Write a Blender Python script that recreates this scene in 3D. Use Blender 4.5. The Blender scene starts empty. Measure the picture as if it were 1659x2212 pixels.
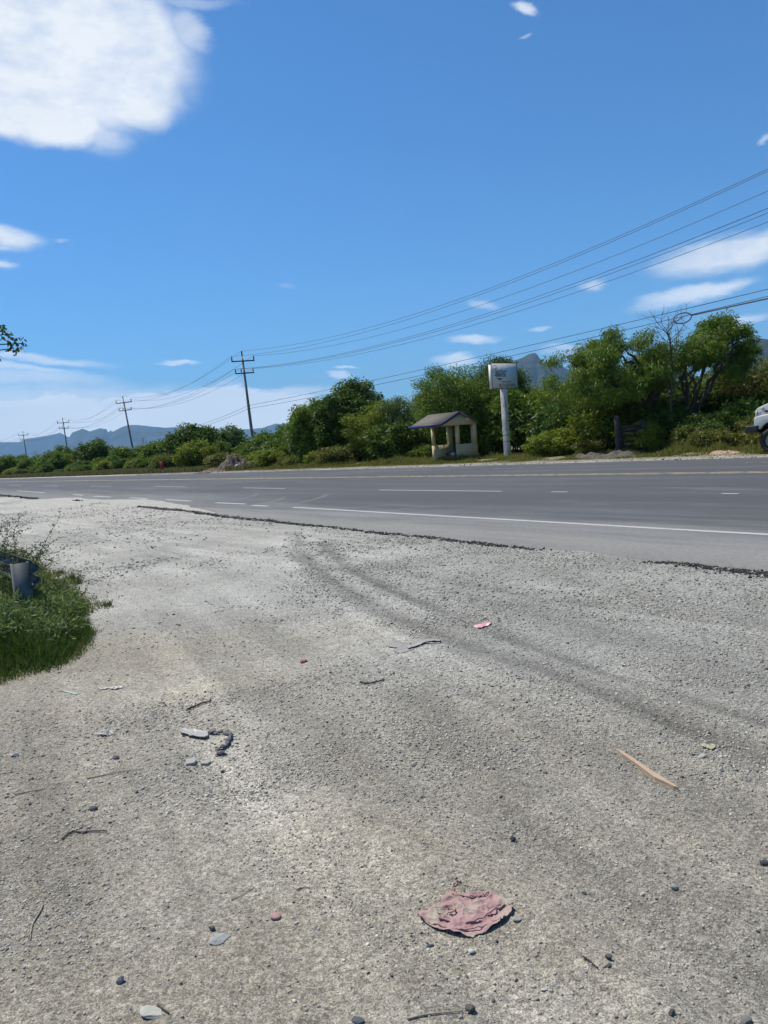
import bpy, math, random
import numpy as np
from mathutils import Vector, Matrix

# ------------------------------------------------------------------ camera, light, sky
C = bpy.context.scene
H = 1.65                                  # eye height, metres
ROLL = math.atan(128 / 1659.0)
PITCH = math.atan(157 * math.cos(ROLL) / 1661.0)
F = 1661.0                                # focal length in units of a 1659 x 2212 picture
EXPOSURE = 0.25
SUN_AZ, SUN_EL = math.radians(-52), math.radians(61)   # azimuth from +Y, negative = left
SUN_STRENGTH = 5.0
SKY_STRENGTH = 0.085

fwd = np.array([0, math.cos(PITCH), -math.sin(PITCH)])
r0 = np.array([1., 0, 0]); u0 = np.cross(r0, fwd)
cR = math.cos(ROLL) * r0 - math.sin(ROLL) * u0
cU = math.cos(ROLL) * u0 + math.sin(ROLL) * r0
cam_data = bpy.data.cameras.new("camera")
cam = bpy.data.objects.new("camera", cam_data); C.collection.objects.link(cam)
M = Matrix(((cR[0], cU[0], -fwd[0]), (cR[1], cU[1], -fwd[1]), (cR[2], cU[2], -fwd[2]))).to_4x4()
cam.matrix_world = Matrix.Translation((0, 0, H)) @ M
cam_data.sensor_fit = 'HORIZONTAL'; cam_data.sensor_width = 36.0; cam_data.lens = 36.0 * F / 1659.0
cam_data.clip_start = 0.05; cam_data.clip_end = 90000
C.camera = cam

def ray(x, y): return fwd + cR * (x - 829.5) / F + cU * (1106 - y) / F
def G(x, y, z=0.0):                       # point of the ground seen at a picture position
    d = ray(x, y); t = (z - H) / d[2]; return np.array([d[0] * t, d[1] * t, z])
def D(x, y, Y):                           # point at distance Y seen at a picture position
    d = ray(x, y); t = Y / d[1]; return np.array([d[0] * t, Y, H + d[2] * t])

sd = bpy.data.lights.new("sun", 'SUN'); sd.energy = SUN_STRENGTH; sd.angle = math.radians(0.53); sd.color = (1.0, 0.95, 0.865)
sun = bpy.data.objects.new("sun", sd); C.collection.objects.link(sun)
sv = Vector((math.sin(SUN_AZ) * math.cos(SUN_EL), math.cos(SUN_AZ) * math.cos(SUN_EL), math.sin(SUN_EL)))
sun.rotation_euler = sv.to_track_quat('Z', 'Y').to_euler(); sun.location = (0, 0, 50)

W = bpy.data.worlds.new("World"); C.world = W; W.use_nodes = True
nt = W.node_tree; nt.nodes.clear()
def wn(t, **k):
    n = nt.nodes.new(t)
    for a, b in k.items(): setattr(n, a, b)
    return n
wo = wn('ShaderNodeOutputWorld'); bg = wn('ShaderNodeBackground'); bg.inputs['Strength'].default_value = SKY_STRENGTH
nt.links.new(bg.outputs[0], wo.inputs['Surface'])
sky = wn('ShaderNodeTexSky'); sky.sky_type = 'NISHITA'; sky.sun_disc = False
sky.sun_elevation = SUN_EL; sky.sun_rotation = SUN_AZ
sky.altitude = 500; sky.air_density = 1.0; sky.dust_density = 0.4; sky.ozone_density = 3.0
tint = wn('ShaderNodeMix', data_type='RGBA', blend_type='MULTIPLY'); tint.inputs[0].default_value = 1.0
nt.links.new(sky.outputs[0], tint.inputs[6]); tint.inputs[7].default_value = (.47, .96, 1.33, 1)
# clouds: ellipses in azimuth / elevation, warped with noise
tc = wn('ShaderNodeTexCoord'); sp = wn('ShaderNodeSeparateXYZ'); nt.links.new(tc.outputs['Generated'], sp.inputs[0])
def wm(op, a, b=None, c=None, clamp=False):
    n = wn('ShaderNodeMath', operation=op, use_clamp=clamp)
    for i, v in enumerate((a, b, c)):
        if v is None: continue
        if isinstance(v, (int, float)): n.inputs[i].default_value = v
        else: nt.links.new(v, n.inputs[i])
    return n.outputs[0]
az = wm('ARCTAN2', sp.outputs[0], sp.outputs[1]); el = wm('ARCSINE', sp.outputs[2])
cb = wn('ShaderNodeCombineXYZ'); nt.links.new(az, cb.inputs[0]); nt.links.new(el, cb.inputs[1])
def wnoise(vec, scale, detail, rough=0.55, stretch=(1, 1, 1), off=0.0):
    mp = wn('ShaderNodeMapping'); nt.links.new(vec, mp.inputs[0]); mp.inputs['Scale'].default_value = stretch; mp.inputs['Location'].default_value = (off, off * 1.7, off * .3)
    n = wn('ShaderNodeTexNoise'); nt.links.new(mp.outputs[0], n.inputs['Vector']); n.inputs['Scale'].default_value = scale
    n.inputs['Detail'].default_value = detail; n.inputs['Roughness'].default_value = rough
    return n
def warp(vec, amp, scale, detail, stretch, off):
    n = wnoise(vec, scale, detail, .6, stretch, off)
    s = wn('ShaderNodeVectorMath', operation='SUBTRACT'); nt.links.new(n.outputs['Color'], s.inputs[0]); s.inputs[1].default_value = (.5, .5, .5)
    m = wn('ShaderNodeVectorMath', operation='MULTIPLY'); nt.links.new(s.outputs[0], m.inputs[0]); m.inputs[1].default_value = (amp, amp * .6, 0)
    a = wn('ShaderNodeVectorMath', operation='ADD'); nt.links.new(vec, a.inputs[0]); nt.links.new(m.outputs[0], a.inputs[1])
    return a.outputs[0]
vbig = warp(cb.outputs[0], .085, 6.5, 7, (1, 1.3, 1), 2.4)
vsm = warp(cb.outputs[0], .055, 16, 5, (.6, 1.6, 1), 8.2)
def azel(x, y):
    d = ray(x, y); d = d / np.linalg.norm(d); return math.atan2(d[0], d[1]), math.asin(d[2])
def ell(vec, x, y, wpx, hpx, rot, dens, inner=0.25):
    a, e = azel(x, y); k = math.cos(math.atan(math.hypot(x - 829, y - 1106) / F)) / F
    mp = wn('ShaderNodeMapping', vector_type='TEXTURE'); nt.links.new(vec, mp.inputs[0])
    mp.inputs['Location'].default_value = (a, e, 0); mp.inputs['Rotation'].default_value = (0, 0, math.radians(rot) - ROLL)
    mp.inputs['Scale'].default_value = (wpx * k / math.cos(e), hpx * k, 1)
    ln = wn('ShaderNodeVectorMath', operation='LENGTH'); nt.links.new(mp.outputs[0], ln.inputs[0])
    mr = wn('ShaderNodeMapRange', interpolation_type='SMOOTHERSTEP'); nt.links.new(ln.outputs['Value'], mr.inputs[0])
    mr.inputs['From Min'].default_value = 1.10; mr.inputs['From Max'].default_value = inner
    mr.inputs['To Min'].default_value = 0; mr.inputs['To Max'].default_value = dens
    return mr.outputs[0]
#        vec    x     y    rx   ry  rot dens inner
CL = [(vbig, 105, 70, 320, 200, -4, 1.0, .62), (vbig, 290, 190, 112, 88, 0, 1.0, .5), (vsm, 190, 278, 118, 52, -18, .75, .15), (vsm, 400, 60, 60, 60, 0, .6, .1), (vbig, 20, 200, 200, 90, -12, 1.0, .7), (vbig, 400, 5, 130, 14, 3, .35, .1),
      (vsm, 120, 856, 420, 46, 2, .62, .1), (vsm, 60, 815, 230, 26, 0, .60, .1), (vsm, 330, 862, 200, 26, 2, .65, .1), (vsm, 600, 848, 190, 20, 3, .70, .1), (vsm, 500, 880, 260, 26, 3, .55, .1), (vsm, 150, 905, 420, 40, 3, .45, .1), (vsm, 490, 828, 40, 14, 20, .4, .1),
      (vsm, 15, 512, 95, 30, -3, .95, .1), (vsm, 5, 566, 48, 13, -10, .8, .1), (vsm, 135, 528, 26, 5, 0, .25, .1),
      (vsm, 60, 772, 210, 15, -2, .75, .1), (vsm, 40, 795, 150, 13, -4, .8, .1), (vsm, 385, 779, 62, 6, 0, .7, .1),
      (vsm, 1580, 545, 190, 48, 10, .95, .3), (vsm, 1470, 568, 90, 14, 8, .7, .1), (vsm, 1500, 637, 150, 24, 9, .9, .2),
      (vsm, 1590, 690, 90, 16, 4, .7, .1), (vsm, 1285, 612, 40, 16, 6, .6, .1), (vsm, 1035, 660, 42, 14, -10, .45, .1),
      (vsm, 1155, 713, 32, 9, 5, .5, .1), (vsm, 1020, 737, 75, 12, 3, .85, .15), (vsm, 985, 778, 60, 17, 0, .75, .2), (vsm, 1215, 760, 60, 11, 0, .5, .1),
      (vsm, 735, 803, 40, 10, -2, .75, .2), (vsm, 742, 787, 32, 5, -2, .7, .2), (vsm, 1145, 15, 38, 15, -15, .75, .1), (vsm, 1145, 76, 16, 6, 0, .35, .1),
      (vsm, 1648, 305, 20, 10, 20, .6, .1), (vsm, 625, 620, 30, 5, 0, .15, .1)]
mask = None
for c in CL:
    o = ell(*c); mask = o if mask is None else wm('MAXIMUM', mask, o)
# broken-up texture of the cloud bodies
nb = wnoise(cb.outputs[0], 22, 6, .6, (.8, 1.6, 1), 1.3)
nbr = wn('ShaderNodeMapRange'); nt.links.new(nb.outputs[0], nbr.inputs[0]); nbr.inputs[1].default_value = .3; nbr.inputs[2].default_value = .62; nbr.inputs[3].default_value = .68; nbr.inputs[4].default_value = 1.05
mask = wm('MULTIPLY', mask, nbr.outputs[0], clamp=True)
# low bank of cumulus above the left-hand mountains
nc = wnoise(cb.outputs[0], 13, 8, .62, (1, 2.6, 1), 5.2)
e_hi = wn('ShaderNodeMapRange', interpolation_type='SMOOTHSTEP'); nt.links.new(el, e_hi.inputs[0])
e_hi.inputs[1].default_value = .125; e_hi.inputs[2].default_value = .045; e_hi.inputs[3].default_value = 0; e_hi.inputs[4].default_value = 1
a_lo = wn('ShaderNodeMapRange', interpolation_type='SMOOTHSTEP'); nt.links.new(az, a_lo.inputs[0])
a_lo.inputs[1].default_value = .10; a_lo.inputs[2].default_value = -.22; a_lo.inputs[3].default_value = .0; a_lo.inputs[4].default_value = 1
a_f = wn('ShaderNodeMapRange', interpolation_type='SMOOTHSTEP'); nt.links.new(az, a_f.inputs[0])
a_f.inputs[1].default_value = -.25; a_f.inputs[2].default_value = -.5; a_f.inputs[3].default_value = 0; a_f.inputs[4].default_value = .16
th = wm('ADD', nc.outputs[0], wm('MULTIPLY', e_hi.outputs[0], a_lo.outputs[0]))
th = wm('ADD', th, wm('MULTIPLY', a_f.outputs[0], e_hi.outputs[0]))
bk = wn('ShaderNodeMapRange', interpolation_type='SMOOTHSTEP'); nt.links.new(th, bk.inputs[0])
bk.inputs[1].default_value = 1.0; bk.inputs[2].default_value = 1.2; bk.inputs[3].default_value = 0; bk.inputs[4].default_value = .88
mask = wm('MAXIMUM', mask, bk.outputs[0])
lowf = wn('ShaderNodeMapRange', interpolation_type='SMOOTHSTEP'); nt.links.new(el, lowf.inputs[0]); lowf.inputs[1].default_value = .20; lowf.inputs[2].default_value = .04; lowf.inputs[3].default_value = 1.0; lowf.inputs[4].default_value = 1.4
shade = wnoise(cb.outputs[0], 6, 6, .6, (1, 2.2, 1), 9.7)
sh = wn('ShaderNodeMix', data_type='RGBA'); nt.links.new(shade.outputs[0], sh.inputs[0])
CLB = .86 / SKY_STRENGTH
sh.inputs[6].default_value = (.74 * CLB, .82 * CLB, .90 * CLB, 1); sh.inputs[7].default_value = (1.08 * CLB, 1.10 * CLB, 1.12 * CLB, 1)
cm = wn('ShaderNodeMix', data_type='RGBA'); lb = wn('ShaderNodeVectorMath', operation='SCALE'); nt.links.new(sh.outputs[2], lb.inputs[0]); nt.links.new(lowf.outputs[0], lb.inputs['Scale']); nt.links.new(mask, cm.inputs[0]); nt.links.new(tint.outputs[2], cm.inputs[6]); nt.links.new(lb.outputs[0], cm.inputs[7])
nt.links.new(cm.outputs[2], bg.inputs['Color'])

vs = C.view_settings; vs.view_transform = 'Standard'; vs.look = 'None'; vs.exposure = EXPOSURE; vs.gamma = 1; vs.use_curve_mapping = False
C.render.engine = 'CYCLES'
cy = C.cycles; cy.use_denoising = True; cy.max_bounces = 6; cy.diffuse_bounces = 3; cy.glossy_bounces = 2; cy.transmission_bounces = 3
cy.transparent_max_bounces = 8; cy.volume_bounces = 0; cy.use_adaptive_sampling = True; cy.adaptive_threshold = 0.012

# ------------------------------------------------------------------ helpers
COL = C.collection
def tag(o, label=None, cat=None, group=None, kind=None):
    if label: o['label'] = label
    if cat: o['category'] = cat
    if group: o['group'] = group
    if kind: o['kind'] = kind
    return o
def empty(name, loc=(0, 0, 0), rz=0.0):
    o = bpy.data.objects.new(name, None); o.location = tuple(map(float, loc)); o.rotation_euler = (0, 0, rz); o.empty_display_size = .2; COL.objects.link(o); return o
class MB:                                   # mesh builder: verts, faces, optional per-vertex colour
    def __init__(s): s.v = []; s.f = []; s.c = []; s.n = 0
    def add(s, v, f, col=None):
        v = np.asarray(v, float); f = np.asarray(f)
        s.v.append(v); s.f.append(f + s.n); s.n += len(v)
        if col is not None:
            col = np.asarray(col, float)
            if col.ndim == 1: col = np.tile(col, (len(v), 1))
            s.c.append(col)
        return s
    def box(s, lo, hi, A=None):
        x0, y0, z0 = lo; x1, y1, z1 = hi
        v = np.array([(x0, y0, z0), (x1, y0, z0), (x1, y1, z0), (x0, y1, z0), (x0, y0, z1), (x1, y0, z1), (x1, y1, z1), (x0, y1, z1)], float)
        if A is not None: v = A(v)
        s.add(v, [(0, 3, 2, 1), (4, 5, 6, 7), (0, 1, 5, 4), (1, 2, 6, 5), (2, 3, 7, 6), (3, 0, 4, 7)]); return s
    def tube(s, pts, rad, n=6, caps=True, col=None):
        pts = np.asarray(pts, float); m = len(pts); rad = np.broadcast_to(np.asarray(rad, float), (m,))
        tg = np.gradient(pts, axis=0); tg /= np.linalg.norm(tg, axis=1, keepdims=True) + 1e-9
        ref = np.array([0, 0, 1.]) if abs(tg[:, 2]).mean() < .8 else np.array([1., 0, 0])
        a = np.cross(tg, ref); a /= np.linalg.norm(a, axis=1, keepdims=True) + 1e-9; b = np.cross(tg, a)
        th = np.linspace(0, 2 * math.pi, n, endpoint=False)
        ring = pts[:, None] + rad[:, None, None] * (a[:, None] * np.cos(th)[None, :, None] + b[:, None] * np.sin(th)[None, :, None])
        i = np.arange(m - 1)[:, None] * n; j = np.arange(n)[None]; k = (j + 1) % n
        f = np.stack([i + j, i + k, i + n + k, i + n + j], -1).reshape(-1, 4)
        base = s.n; s.add(ring.reshape(-1, 3), f, col)
        if caps:
            s.f.append(np.array([[base + q for q in (0, 1, 2, 3)]]) if n == 4 else np.array([[base, base + q, base + q + 1, base + q + 1] for q in range(1, n - 1)]))
            e = base + (m - 1) * n
            s.f.append(np.array([[e, e + q, e + q + 1, e + q + 1] for q in range(1, n - 1)]))
        return s
    def build(s, name, mat=None, parent=None, smooth=False, loc=None, bevel=0.0):
        me = bpy.data.meshes.new(name)
        V = np.concatenate(s.v); fl = []
        for f in s.f:
            if f.shape[1] == 4:
                t = f[:, 2] == f[:, 3]
                if t.any(): fl.append(f[t][:, :3]); f = f[~t]
                if len(f): fl.append(f)
            else: fl.append(f)
        tot = np.concatenate([np.full(len(f), f.shape[1]) for f in fl]); idx = np.concatenate([f.ravel() for f in fl])
        me.vertices.add(len(V)); me.vertices.foreach_set('co', V.astype(np.float32).ravel())
        me.loops.add(len(idx)); me.loops.foreach_set('vertex_index', idx.astype(np.int32))
        me.polygons.add(len(tot)); st = np.zeros(len(tot), np.int32); st[1:] = np.cumsum(tot)[:-1]
        me.polygons.foreach_set('loop_start', st); me.polygons.foreach_set('loop_total', tot.astype(np.int32))
        me.update(calc_edges=True)
        if s.c:
            a = me.color_attributes.new('col', 'FLOAT_COLOR', 'POINT'); cc = np.concatenate(s.c)
            a.data.foreach_set('color', np.concatenate([cc, np.ones((len(cc), 1))], 1).astype(np.float32).ravel())
        if smooth: me.polygons.foreach_set('use_smooth', np.ones(len(tot), bool))
        if mat: me.materials.append(mat)
        o = bpy.data.objects.new(name, me); COL.objects.link(o)
        if parent: o.parent = parent
        if loc is not None: o.location = tuple(map(float, loc))
        if bevel:
            b = o.modifiers.new('bevel', 'BEVEL'); b.width = bevel; b.segments = 2; b.limit_method = 'ANGLE'
        return o
def copy_tree(o, parent=None):
    kids = list(o.children); c = o.copy(); COL.objects.link(c); c.parent = parent
    for ch in kids: copy_tree(ch, c)
    return c
# value noise, vectorised
def _h(i, j, k, s):
    n = (i * 374761393 + j * 668265263 + k * 1274126177 + s * 69069) & 0xffffffff
    n = ((n ^ (n >> 13)) * 1274126177) & 0xffffffff
    return ((n ^ (n >> 16)) & 0xffff) / 65535.0
def vn(x, y, s=0, z=None):
    x = np.asarray(x, float); y = np.asarray(y, float)
    xi = np.floor(x).astype(np.int64); yi = np.floor(y).astype(np.int64); fx = x - xi; fy = y - yi
    fx = fx * fx * (3 - 2 * fx); fy = fy * fy * (3 - 2 * fy)
    if z is None:
        return (_h(xi, yi, 0, s) * (1 - fx) + _h(xi + 1, yi, 0, s) * fx) * (1 - fy) + (_h(xi, yi + 1, 0, s) * (1 - fx) + _h(xi + 1, yi + 1, 0, s) * fx) * fy
    zi = np.floor(z).astype(np.int64); fz = z - zi; fz = fz * fz * (3 - 2 * fz); r = 0
    for dz, wz in ((0, 1 - fz), (1, fz)):
        r = r + wz * ((_h(xi, yi, zi + dz, s) * (1 - fx) + _h(xi + 1, yi, zi + dz, s) * fx) * (1 - fy) + (_h(xi, yi + 1, zi + dz, s) * (1 - fx) + _h(xi + 1, yi + 1, zi + dz, s) * fx) * fy)
    return r
def fbm(x, y, s=0, o=4, g=.5):
    r = 0; a = 1; t = 0
    for k in range(o): r = r + a * vn(x * 2 ** k + 17.3 * k, y * 2 ** k - 9.1 * k, s + k); t += a; a *= g
    return r / t - .5
def sstep(a, b, x): t = np.clip((x - a) / (b - a), 0, 1); return t * t * (3 - 2 * t)

# ------------------------------------------------------------------ materials
def mat(name, color=(.5, .5, .5), rough=.8, metal=0.0, var=0.0, vscale=5.0, attr=False, bump=0.0, bscale=30.0, spec=.5, trans=0.0, color2=None, stretch=(1, 1, 1), coat=0.0):
    m = bpy.data.materials.new(name); m.use_nodes = True; t = m.node_tree; b = t.nodes['Principled BSDF']
    b.inputs['Roughness'].default_value = rough; b.inputs['Metallic'].default_value = metal; b.inputs['Specular IOR Level'].default_value = spec
    if coat: b.inputs['Coat Weight'].default_value = coat; b.inputs['Coat Roughness'].default_value = .15
    src = None
    tcn = t.nodes.new('ShaderNodeTexCoord'); mp = t.nodes.new('ShaderNodeMapping'); mp.inputs['Scale'].default_value = stretch; t.links.new(tcn.outputs['Object'], mp.inputs[0])
    if attr:
        a = t.nodes.new('ShaderNodeAttribute'); a.attribute_name = 'col'; src = a.outputs['Color']
    if var or color2:
        nz = t.nodes.new('ShaderNodeTexNoise'); nz.inputs['Scale'].default_value = vscale; nz.inputs['Detail'].default_value = 6; nz.inputs['Roughness'].default_value = .65
        t.links.new(mp.outputs[0], nz.inputs['Vector'])
        if color2:
            r = t.nodes.new('ShaderNodeMapRange'); r.inputs[1].default_value = .42; r.inputs[2].default_value = .62; t.links.new(nz.outputs[0], r.inputs[0])
            mx = t.nodes.new('ShaderNodeMix'); mx.data_type = 'RGBA'; t.links.new(r.outputs[0], mx.inputs[0]); mx.inputs[6].default_value = (*color, 1); mx.inputs[7].default_value = (*color2, 1)
            if src: t.links.new(src, mx.inputs[6])
            src = mx.outputs[2]
        if var:
            r = t.nodes.new('ShaderNodeMapRange'); r.inputs[1].default_value = .25; r.inputs[2].default_value = .75; r.inputs[3].default_value = 1 - var; r.inputs[4].default_value = 1 + var; t.links.new(nz.outputs[0], r.inputs[0])
            mx = t.nodes.new('ShaderNodeMix'); mx.data_type = 'RGBA'; mx.blend_type = 'MULTIPLY'; mx.inputs[0].default_value = 1
            if src: t.links.new(src, mx.inputs[6])
            else: mx.inputs[6].default_value = (*color, 1)
            t.links.new(r.outputs[0], mx.inputs[7]); src = mx.outputs[2]
    if src: t.links.new(src, b.inputs['Base Color'])
    else: b.inputs['Base Color'].default_value = (*color, 1)
    if bump:
        nz = t.nodes.new('ShaderNodeTexNoise'); nz.inputs['Scale'].default_value = bscale; nz.inputs['Detail'].default_value = 8; nz.inputs['Roughness'].default_value = .65
        t.links.new(mp.outputs[0], nz.inputs['Vector'])
        bp = t.nodes.new('ShaderNodeBump'); bp.inputs['Strength'].default_value = 1; bp.inputs['Distance'].default_value = bump; t.links.new(nz.outputs[0], bp.inputs['Height']); t.links.new(bp.outputs[0], b.inputs['Normal'])
    if trans:
        tr = t.nodes.new('ShaderNodeBsdfTranslucent'); ms = t.nodes.new('ShaderNodeMixShader'); ms.inputs[0].default_value = trans
        if src: t.links.new(src, tr.inputs['Color'])
        else: tr.inputs['Color'].default_value = (*color, 1)
        t.links.new(b.outputs[0], ms.inputs[1]); t.links.new(tr.outputs[0], ms.inputs[2]); t.links.new(ms.outputs[0], t.nodes['Material Output'].inputs['Surface'])
    return m

# ------------------------------------------------------------------ the lie of the land: p = distance across the road, t = along it
N2 = np.array([.795, .606]); T2 = np.array([-.606, .795]) / math.hypot(.606, .795)
N2 = np.array([T2[1], -T2[0]])
def pt(x, y): return x * N2[0] + y * N2[1], x * T2[0] + y * T2[1]
def xy(p, t): return np.stack([p * N2[0] + t * T2[0], p * N2[1] + t * T2[1]], -1)
def curve(pix):                            # picture points on the ground -> p as a function of t
    g = np.array([G(*q) for q in pix]); p, t = pt(g[:, 0], g[:, 1]); o = np.argsort(t); return t[o], p[o]
RUBT, RUBP = curve([(0, 1070), (88, 1078), (222, 1088), (295, 1097), (420, 1110), (603.5, 1129), (724, 1140), (845, 1154), (922, 1160.5), (1010.7, 1170), (1112, 1179.6), (1204, 1191), (1360, 1207), (1456, 1213), (1526, 1221), (1659, 1236)])
RUBT = np.concatenate([[-60], RUBT, [120, 600]]); RUBP = np.concatenate([[7.0], RUBP, [10.2, 10.2]])
def rub(t): return np.interp(t, RUBT, RUBP)
FAR = 26.5
def apron(t, p):                           # pale dirt lying over the broken asphalt edge: how far it reaches
    a = np.exp(-((t - 27.5) / 6.5) ** 2) * 1.25 + np.exp(-((t - 6.1) / .55) ** 2) * .22 + np.exp(-((t - 37) / 2.2) ** 2) * .5
    return a
tr_pix = [[(640, 1150), (655, 1195), (700, 1240), (780, 1290), (880, 1340), (1010, 1390), (1180, 1450), (1400, 1540), (1659, 1640)],
          [(700, 1175), (760, 1230), (850, 1275), (960, 1320), (1100, 1375), (1300, 1450), (1500, 1510), (1659, 1560)],
          [(900, 1640), (1000, 1720), (1150, 1820), (1330, 1940), (1500, 2060), (1659, 2160)],
          [(450, 1640), (620, 1780), (820, 1930), (1050, 2100), (1200, 2212)],
          [(900, 1240), (1080, 1270), (1300, 1300), (1659, 1350)],
          [(900, 1500), (1000, 1640), (1130, 1780), (1330, 1900), (1659, 2090)], [(330, 1500), (520, 1700), (700, 1900), (900, 2212)], [(420, 1480), (640, 1680), (860, 1880), (1060, 2060), (1250, 2212)]]
TR = [np.array([G(*q)[:2] for q in l]) for l in tr_pix]
def dist_poly(x, y, P):
    d = np.full(x.shape, 1e9)
    for a, b in zip(P[:-1], P[1:]):
        ab = b - a; q = np.clip(((x - a[0]) * ab[0] + (y - a[1]) * ab[1]) / (ab @ ab), 0, 1)
        d = np.minimum(d, np.hypot(x - a[0] - q * ab[0], y - a[1] - q * ab[1]))
    return d
def hgt(x, y):
    p, t = pt(x, y)
    z = .03 * fbm(x * .35, y * .35, 3, 3) + .028 * fbm(x * 1.3, y * 1.3, 11, 4) + .006 * fbm(x * 7, y * 7, 21, 4)
    for k, P in enumerate(TR[:5]):
        near = (np.abs(y) < 30)
        d = np.where(near, dist_poly(x, y, P), 9)
        z = z - .018 * np.exp(-(d / .13) ** 2) + .012 * np.exp(-((d - .26) / .09) ** 2)
    e = rub(t); ap = apron(t, p)
    lift = sstep(e - 1.6, e - .1, p) * (ap > .02) * np.minimum(ap * 3, 1)
    z = z * (1 - .5 * lift) + .055 * lift
    inroad = sstep(e + ap * (1 + .7 * fbm(t * .9, p * .9, 61, 3)) , e + ap + .5, p) * (1 - sstep(FAR + .15, FAR + .55, p))
    z = z - .16 * inroad * (1 + 0 * z)
    zf = .05 + .12 * sstep(FAR + .8, FAR + 5, p) + .10 * fbm(x * .5, y * .5, 71, 4) * sstep(FAR + .5, FAR + 3, p)
    z = np.where(p > FAR + .15, -.16 + (zf + .16) * sstep(FAR + .15, FAR + .5, p) , z)
    return np.where(np.hypot(x, y) > 300, -.1, z)
def gz(x, y): return float(hgt(np.array([float(x)]), np.array([float(y)]))[0])

def grain_nodes(m, colsock, sizes=(64, 210), amp=.35, bump=(.002, .0025)):
    t = m.node_tree; b = t.nodes['Principled BSDF']
    tcn = t.nodes.new('ShaderNodeTexCoord')
    v1 = t.nodes.new('ShaderNodeTexVoronoi'); v1.inputs['Scale'].default_value = sizes[0]; t.links.new(tcn.outputs['Object'], v1.inputs['Vector'])
    v2 = t.nodes.new('ShaderNodeTexVoronoi'); v2.inputs['Scale'].default_value = sizes[1]; t.links.new(tcn.outputs['Object'], v2.inputs['Vector'])
    n1 = t.nodes.new('ShaderNodeTexNoise'); n1.inputs['Scale'].default_value = 9; n1.inputs['Detail'].default_value = 10; n1.inputs['Roughness'].default_value = .72; t.links.new(tcn.outputs['Object'], n1.inputs['Vector'])
    cur = colsock
    for src, lo, hi in ((v1.outputs['Color'], .78, 1.20), (v2.outputs['Color'], .55, 1.42)):
        s = t.nodes.new('ShaderNodeSeparateColor'); t.links.new(src, s.inputs[0])
        r = t.nodes.new('ShaderNodeMapRange'); r.inputs[3].default_value = lo; r.inputs[4].default_value = hi; t.links.new(s.outputs[0], r.inputs[0])
        mx = t.nodes.new('ShaderNodeMix'); mx.data_type = 'RGBA'; mx.blend_type = 'MULTIPLY'; mx.inputs[0].default_value = 1; t.links.new(cur, mx.inputs[6]); t.links.new(r.outputs[0], mx.inputs[7]); cur = mx.outputs[2]
    r = t.nodes.new('ShaderNodeMapRange'); r.inputs[1].default_value = .3; r.inputs[2].default_value = .7; r.inputs[3].default_value = .88; r.inputs[4].default_value = 1.12; t.links.new(n1.outputs[0], r.inputs[0])
    mx = t.nodes.new('ShaderNodeMix'); mx.data_type = 'RGBA'; mx.blend_type = 'MULTIPLY'; mx.inputs[0].default_value = 1; t.links.new(cur, mx.inputs[6]); t.links.new(r.outputs[0], mx.inputs[7]); cur = mx.outputs[2]
    for sc_, lim, rad_, dark in ((21, .80, .30, False), (34, .86, .30, True), (75, .78, .34, False), (110, .86, .36, True)):
        v3 = t.nodes.new('ShaderNodeTexVoronoi'); v3.inputs['Scale'].default_value = sc_; v3.inputs['Randomness'].default_value = 1.0
        wv = t.nodes.new('ShaderNodeVectorMath'); wv.operation = 'MULTIPLY_ADD'; t.links.new(n1.outputs['Color'], wv.inputs[0]); wv.inputs[1].default_value = (.5 / sc_, .5 / sc_, 0); t.links.new(tcn.outputs['Object'], wv.inputs[2]); t.links.new(wv.outputs[0], v3.inputs['Vector'])
        s3 = t.nodes.new('ShaderNodeSeparateColor'); t.links.new(v3.outputs['Color'], s3.inputs[0])
        gt_ = t.nodes.new('ShaderNodeMath'); gt_.operation = 'GREATER_THAN'; t.links.new(s3.outputs[1], gt_.inputs[0]); gt_.inputs[1].default_value = lim
        rr2 = t.nodes.new('ShaderNodeMapRange'); t.links.new(v3.outputs['Distance'], rr2.inputs[0]); rr2.inputs[1].default_value = rad_; rr2.inputs[2].default_value = rad_ * .8
        mk2 = t.nodes.new('ShaderNodeMath'); mk2.operation = 'MULTIPLY'; t.links.new(gt_.outputs[0], mk2.inputs[0]); t.links.new(rr2.outputs[0], mk2.inputs[1])
        f2 = t.nodes.new('ShaderNodeMath'); f2.operation = 'MULTIPLY'; t.links.new(mk2.outputs[0], f2.inputs[0]); f2.inputs[1].default_value = .62
        mx = t.nodes.new('ShaderNodeMix'); mx.data_type = 'RGBA'; t.links.new(f2.outputs[0], mx.inputs[0]); t.links.new(cur, mx.inputs[6]); mx.inputs[7].default_value = (.13, .132, .128, 1) if dark else (.37, .36, .32, 1); cur = mx.outputs[2]
    n2 = t.nodes.new('ShaderNodeTexNoise'); n2.inputs['Scale'].default_value = 42; n2.inputs['Detail'].default_value = 9; n2.inputs['Roughness'].default_value = .75; t.links.new(tcn.outputs['Object'], n2.inputs['Vector'])
    r = t.nodes.new('ShaderNodeMapRange'); r.inputs[1].default_value = .33; r.inputs[2].default_value = .67; r.inputs[3].default_value = .62; r.inputs[4].default_value = 1.34; t.links.new(n2.outputs[0], r.inputs[0])
    mx = t.nodes.new('ShaderNodeMix'); mx.data_type = 'RGBA'; mx.blend_type = 'MULTIPLY'; mx.inputs[0].default_value = 1; t.links.new(cur, mx.inputs[6]); t.links.new(r.outputs[0], mx.inputs[7]); cur = mx.outputs[2]
    t.links.new(cur, b.inputs['Base Color'])
    last = None
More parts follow.
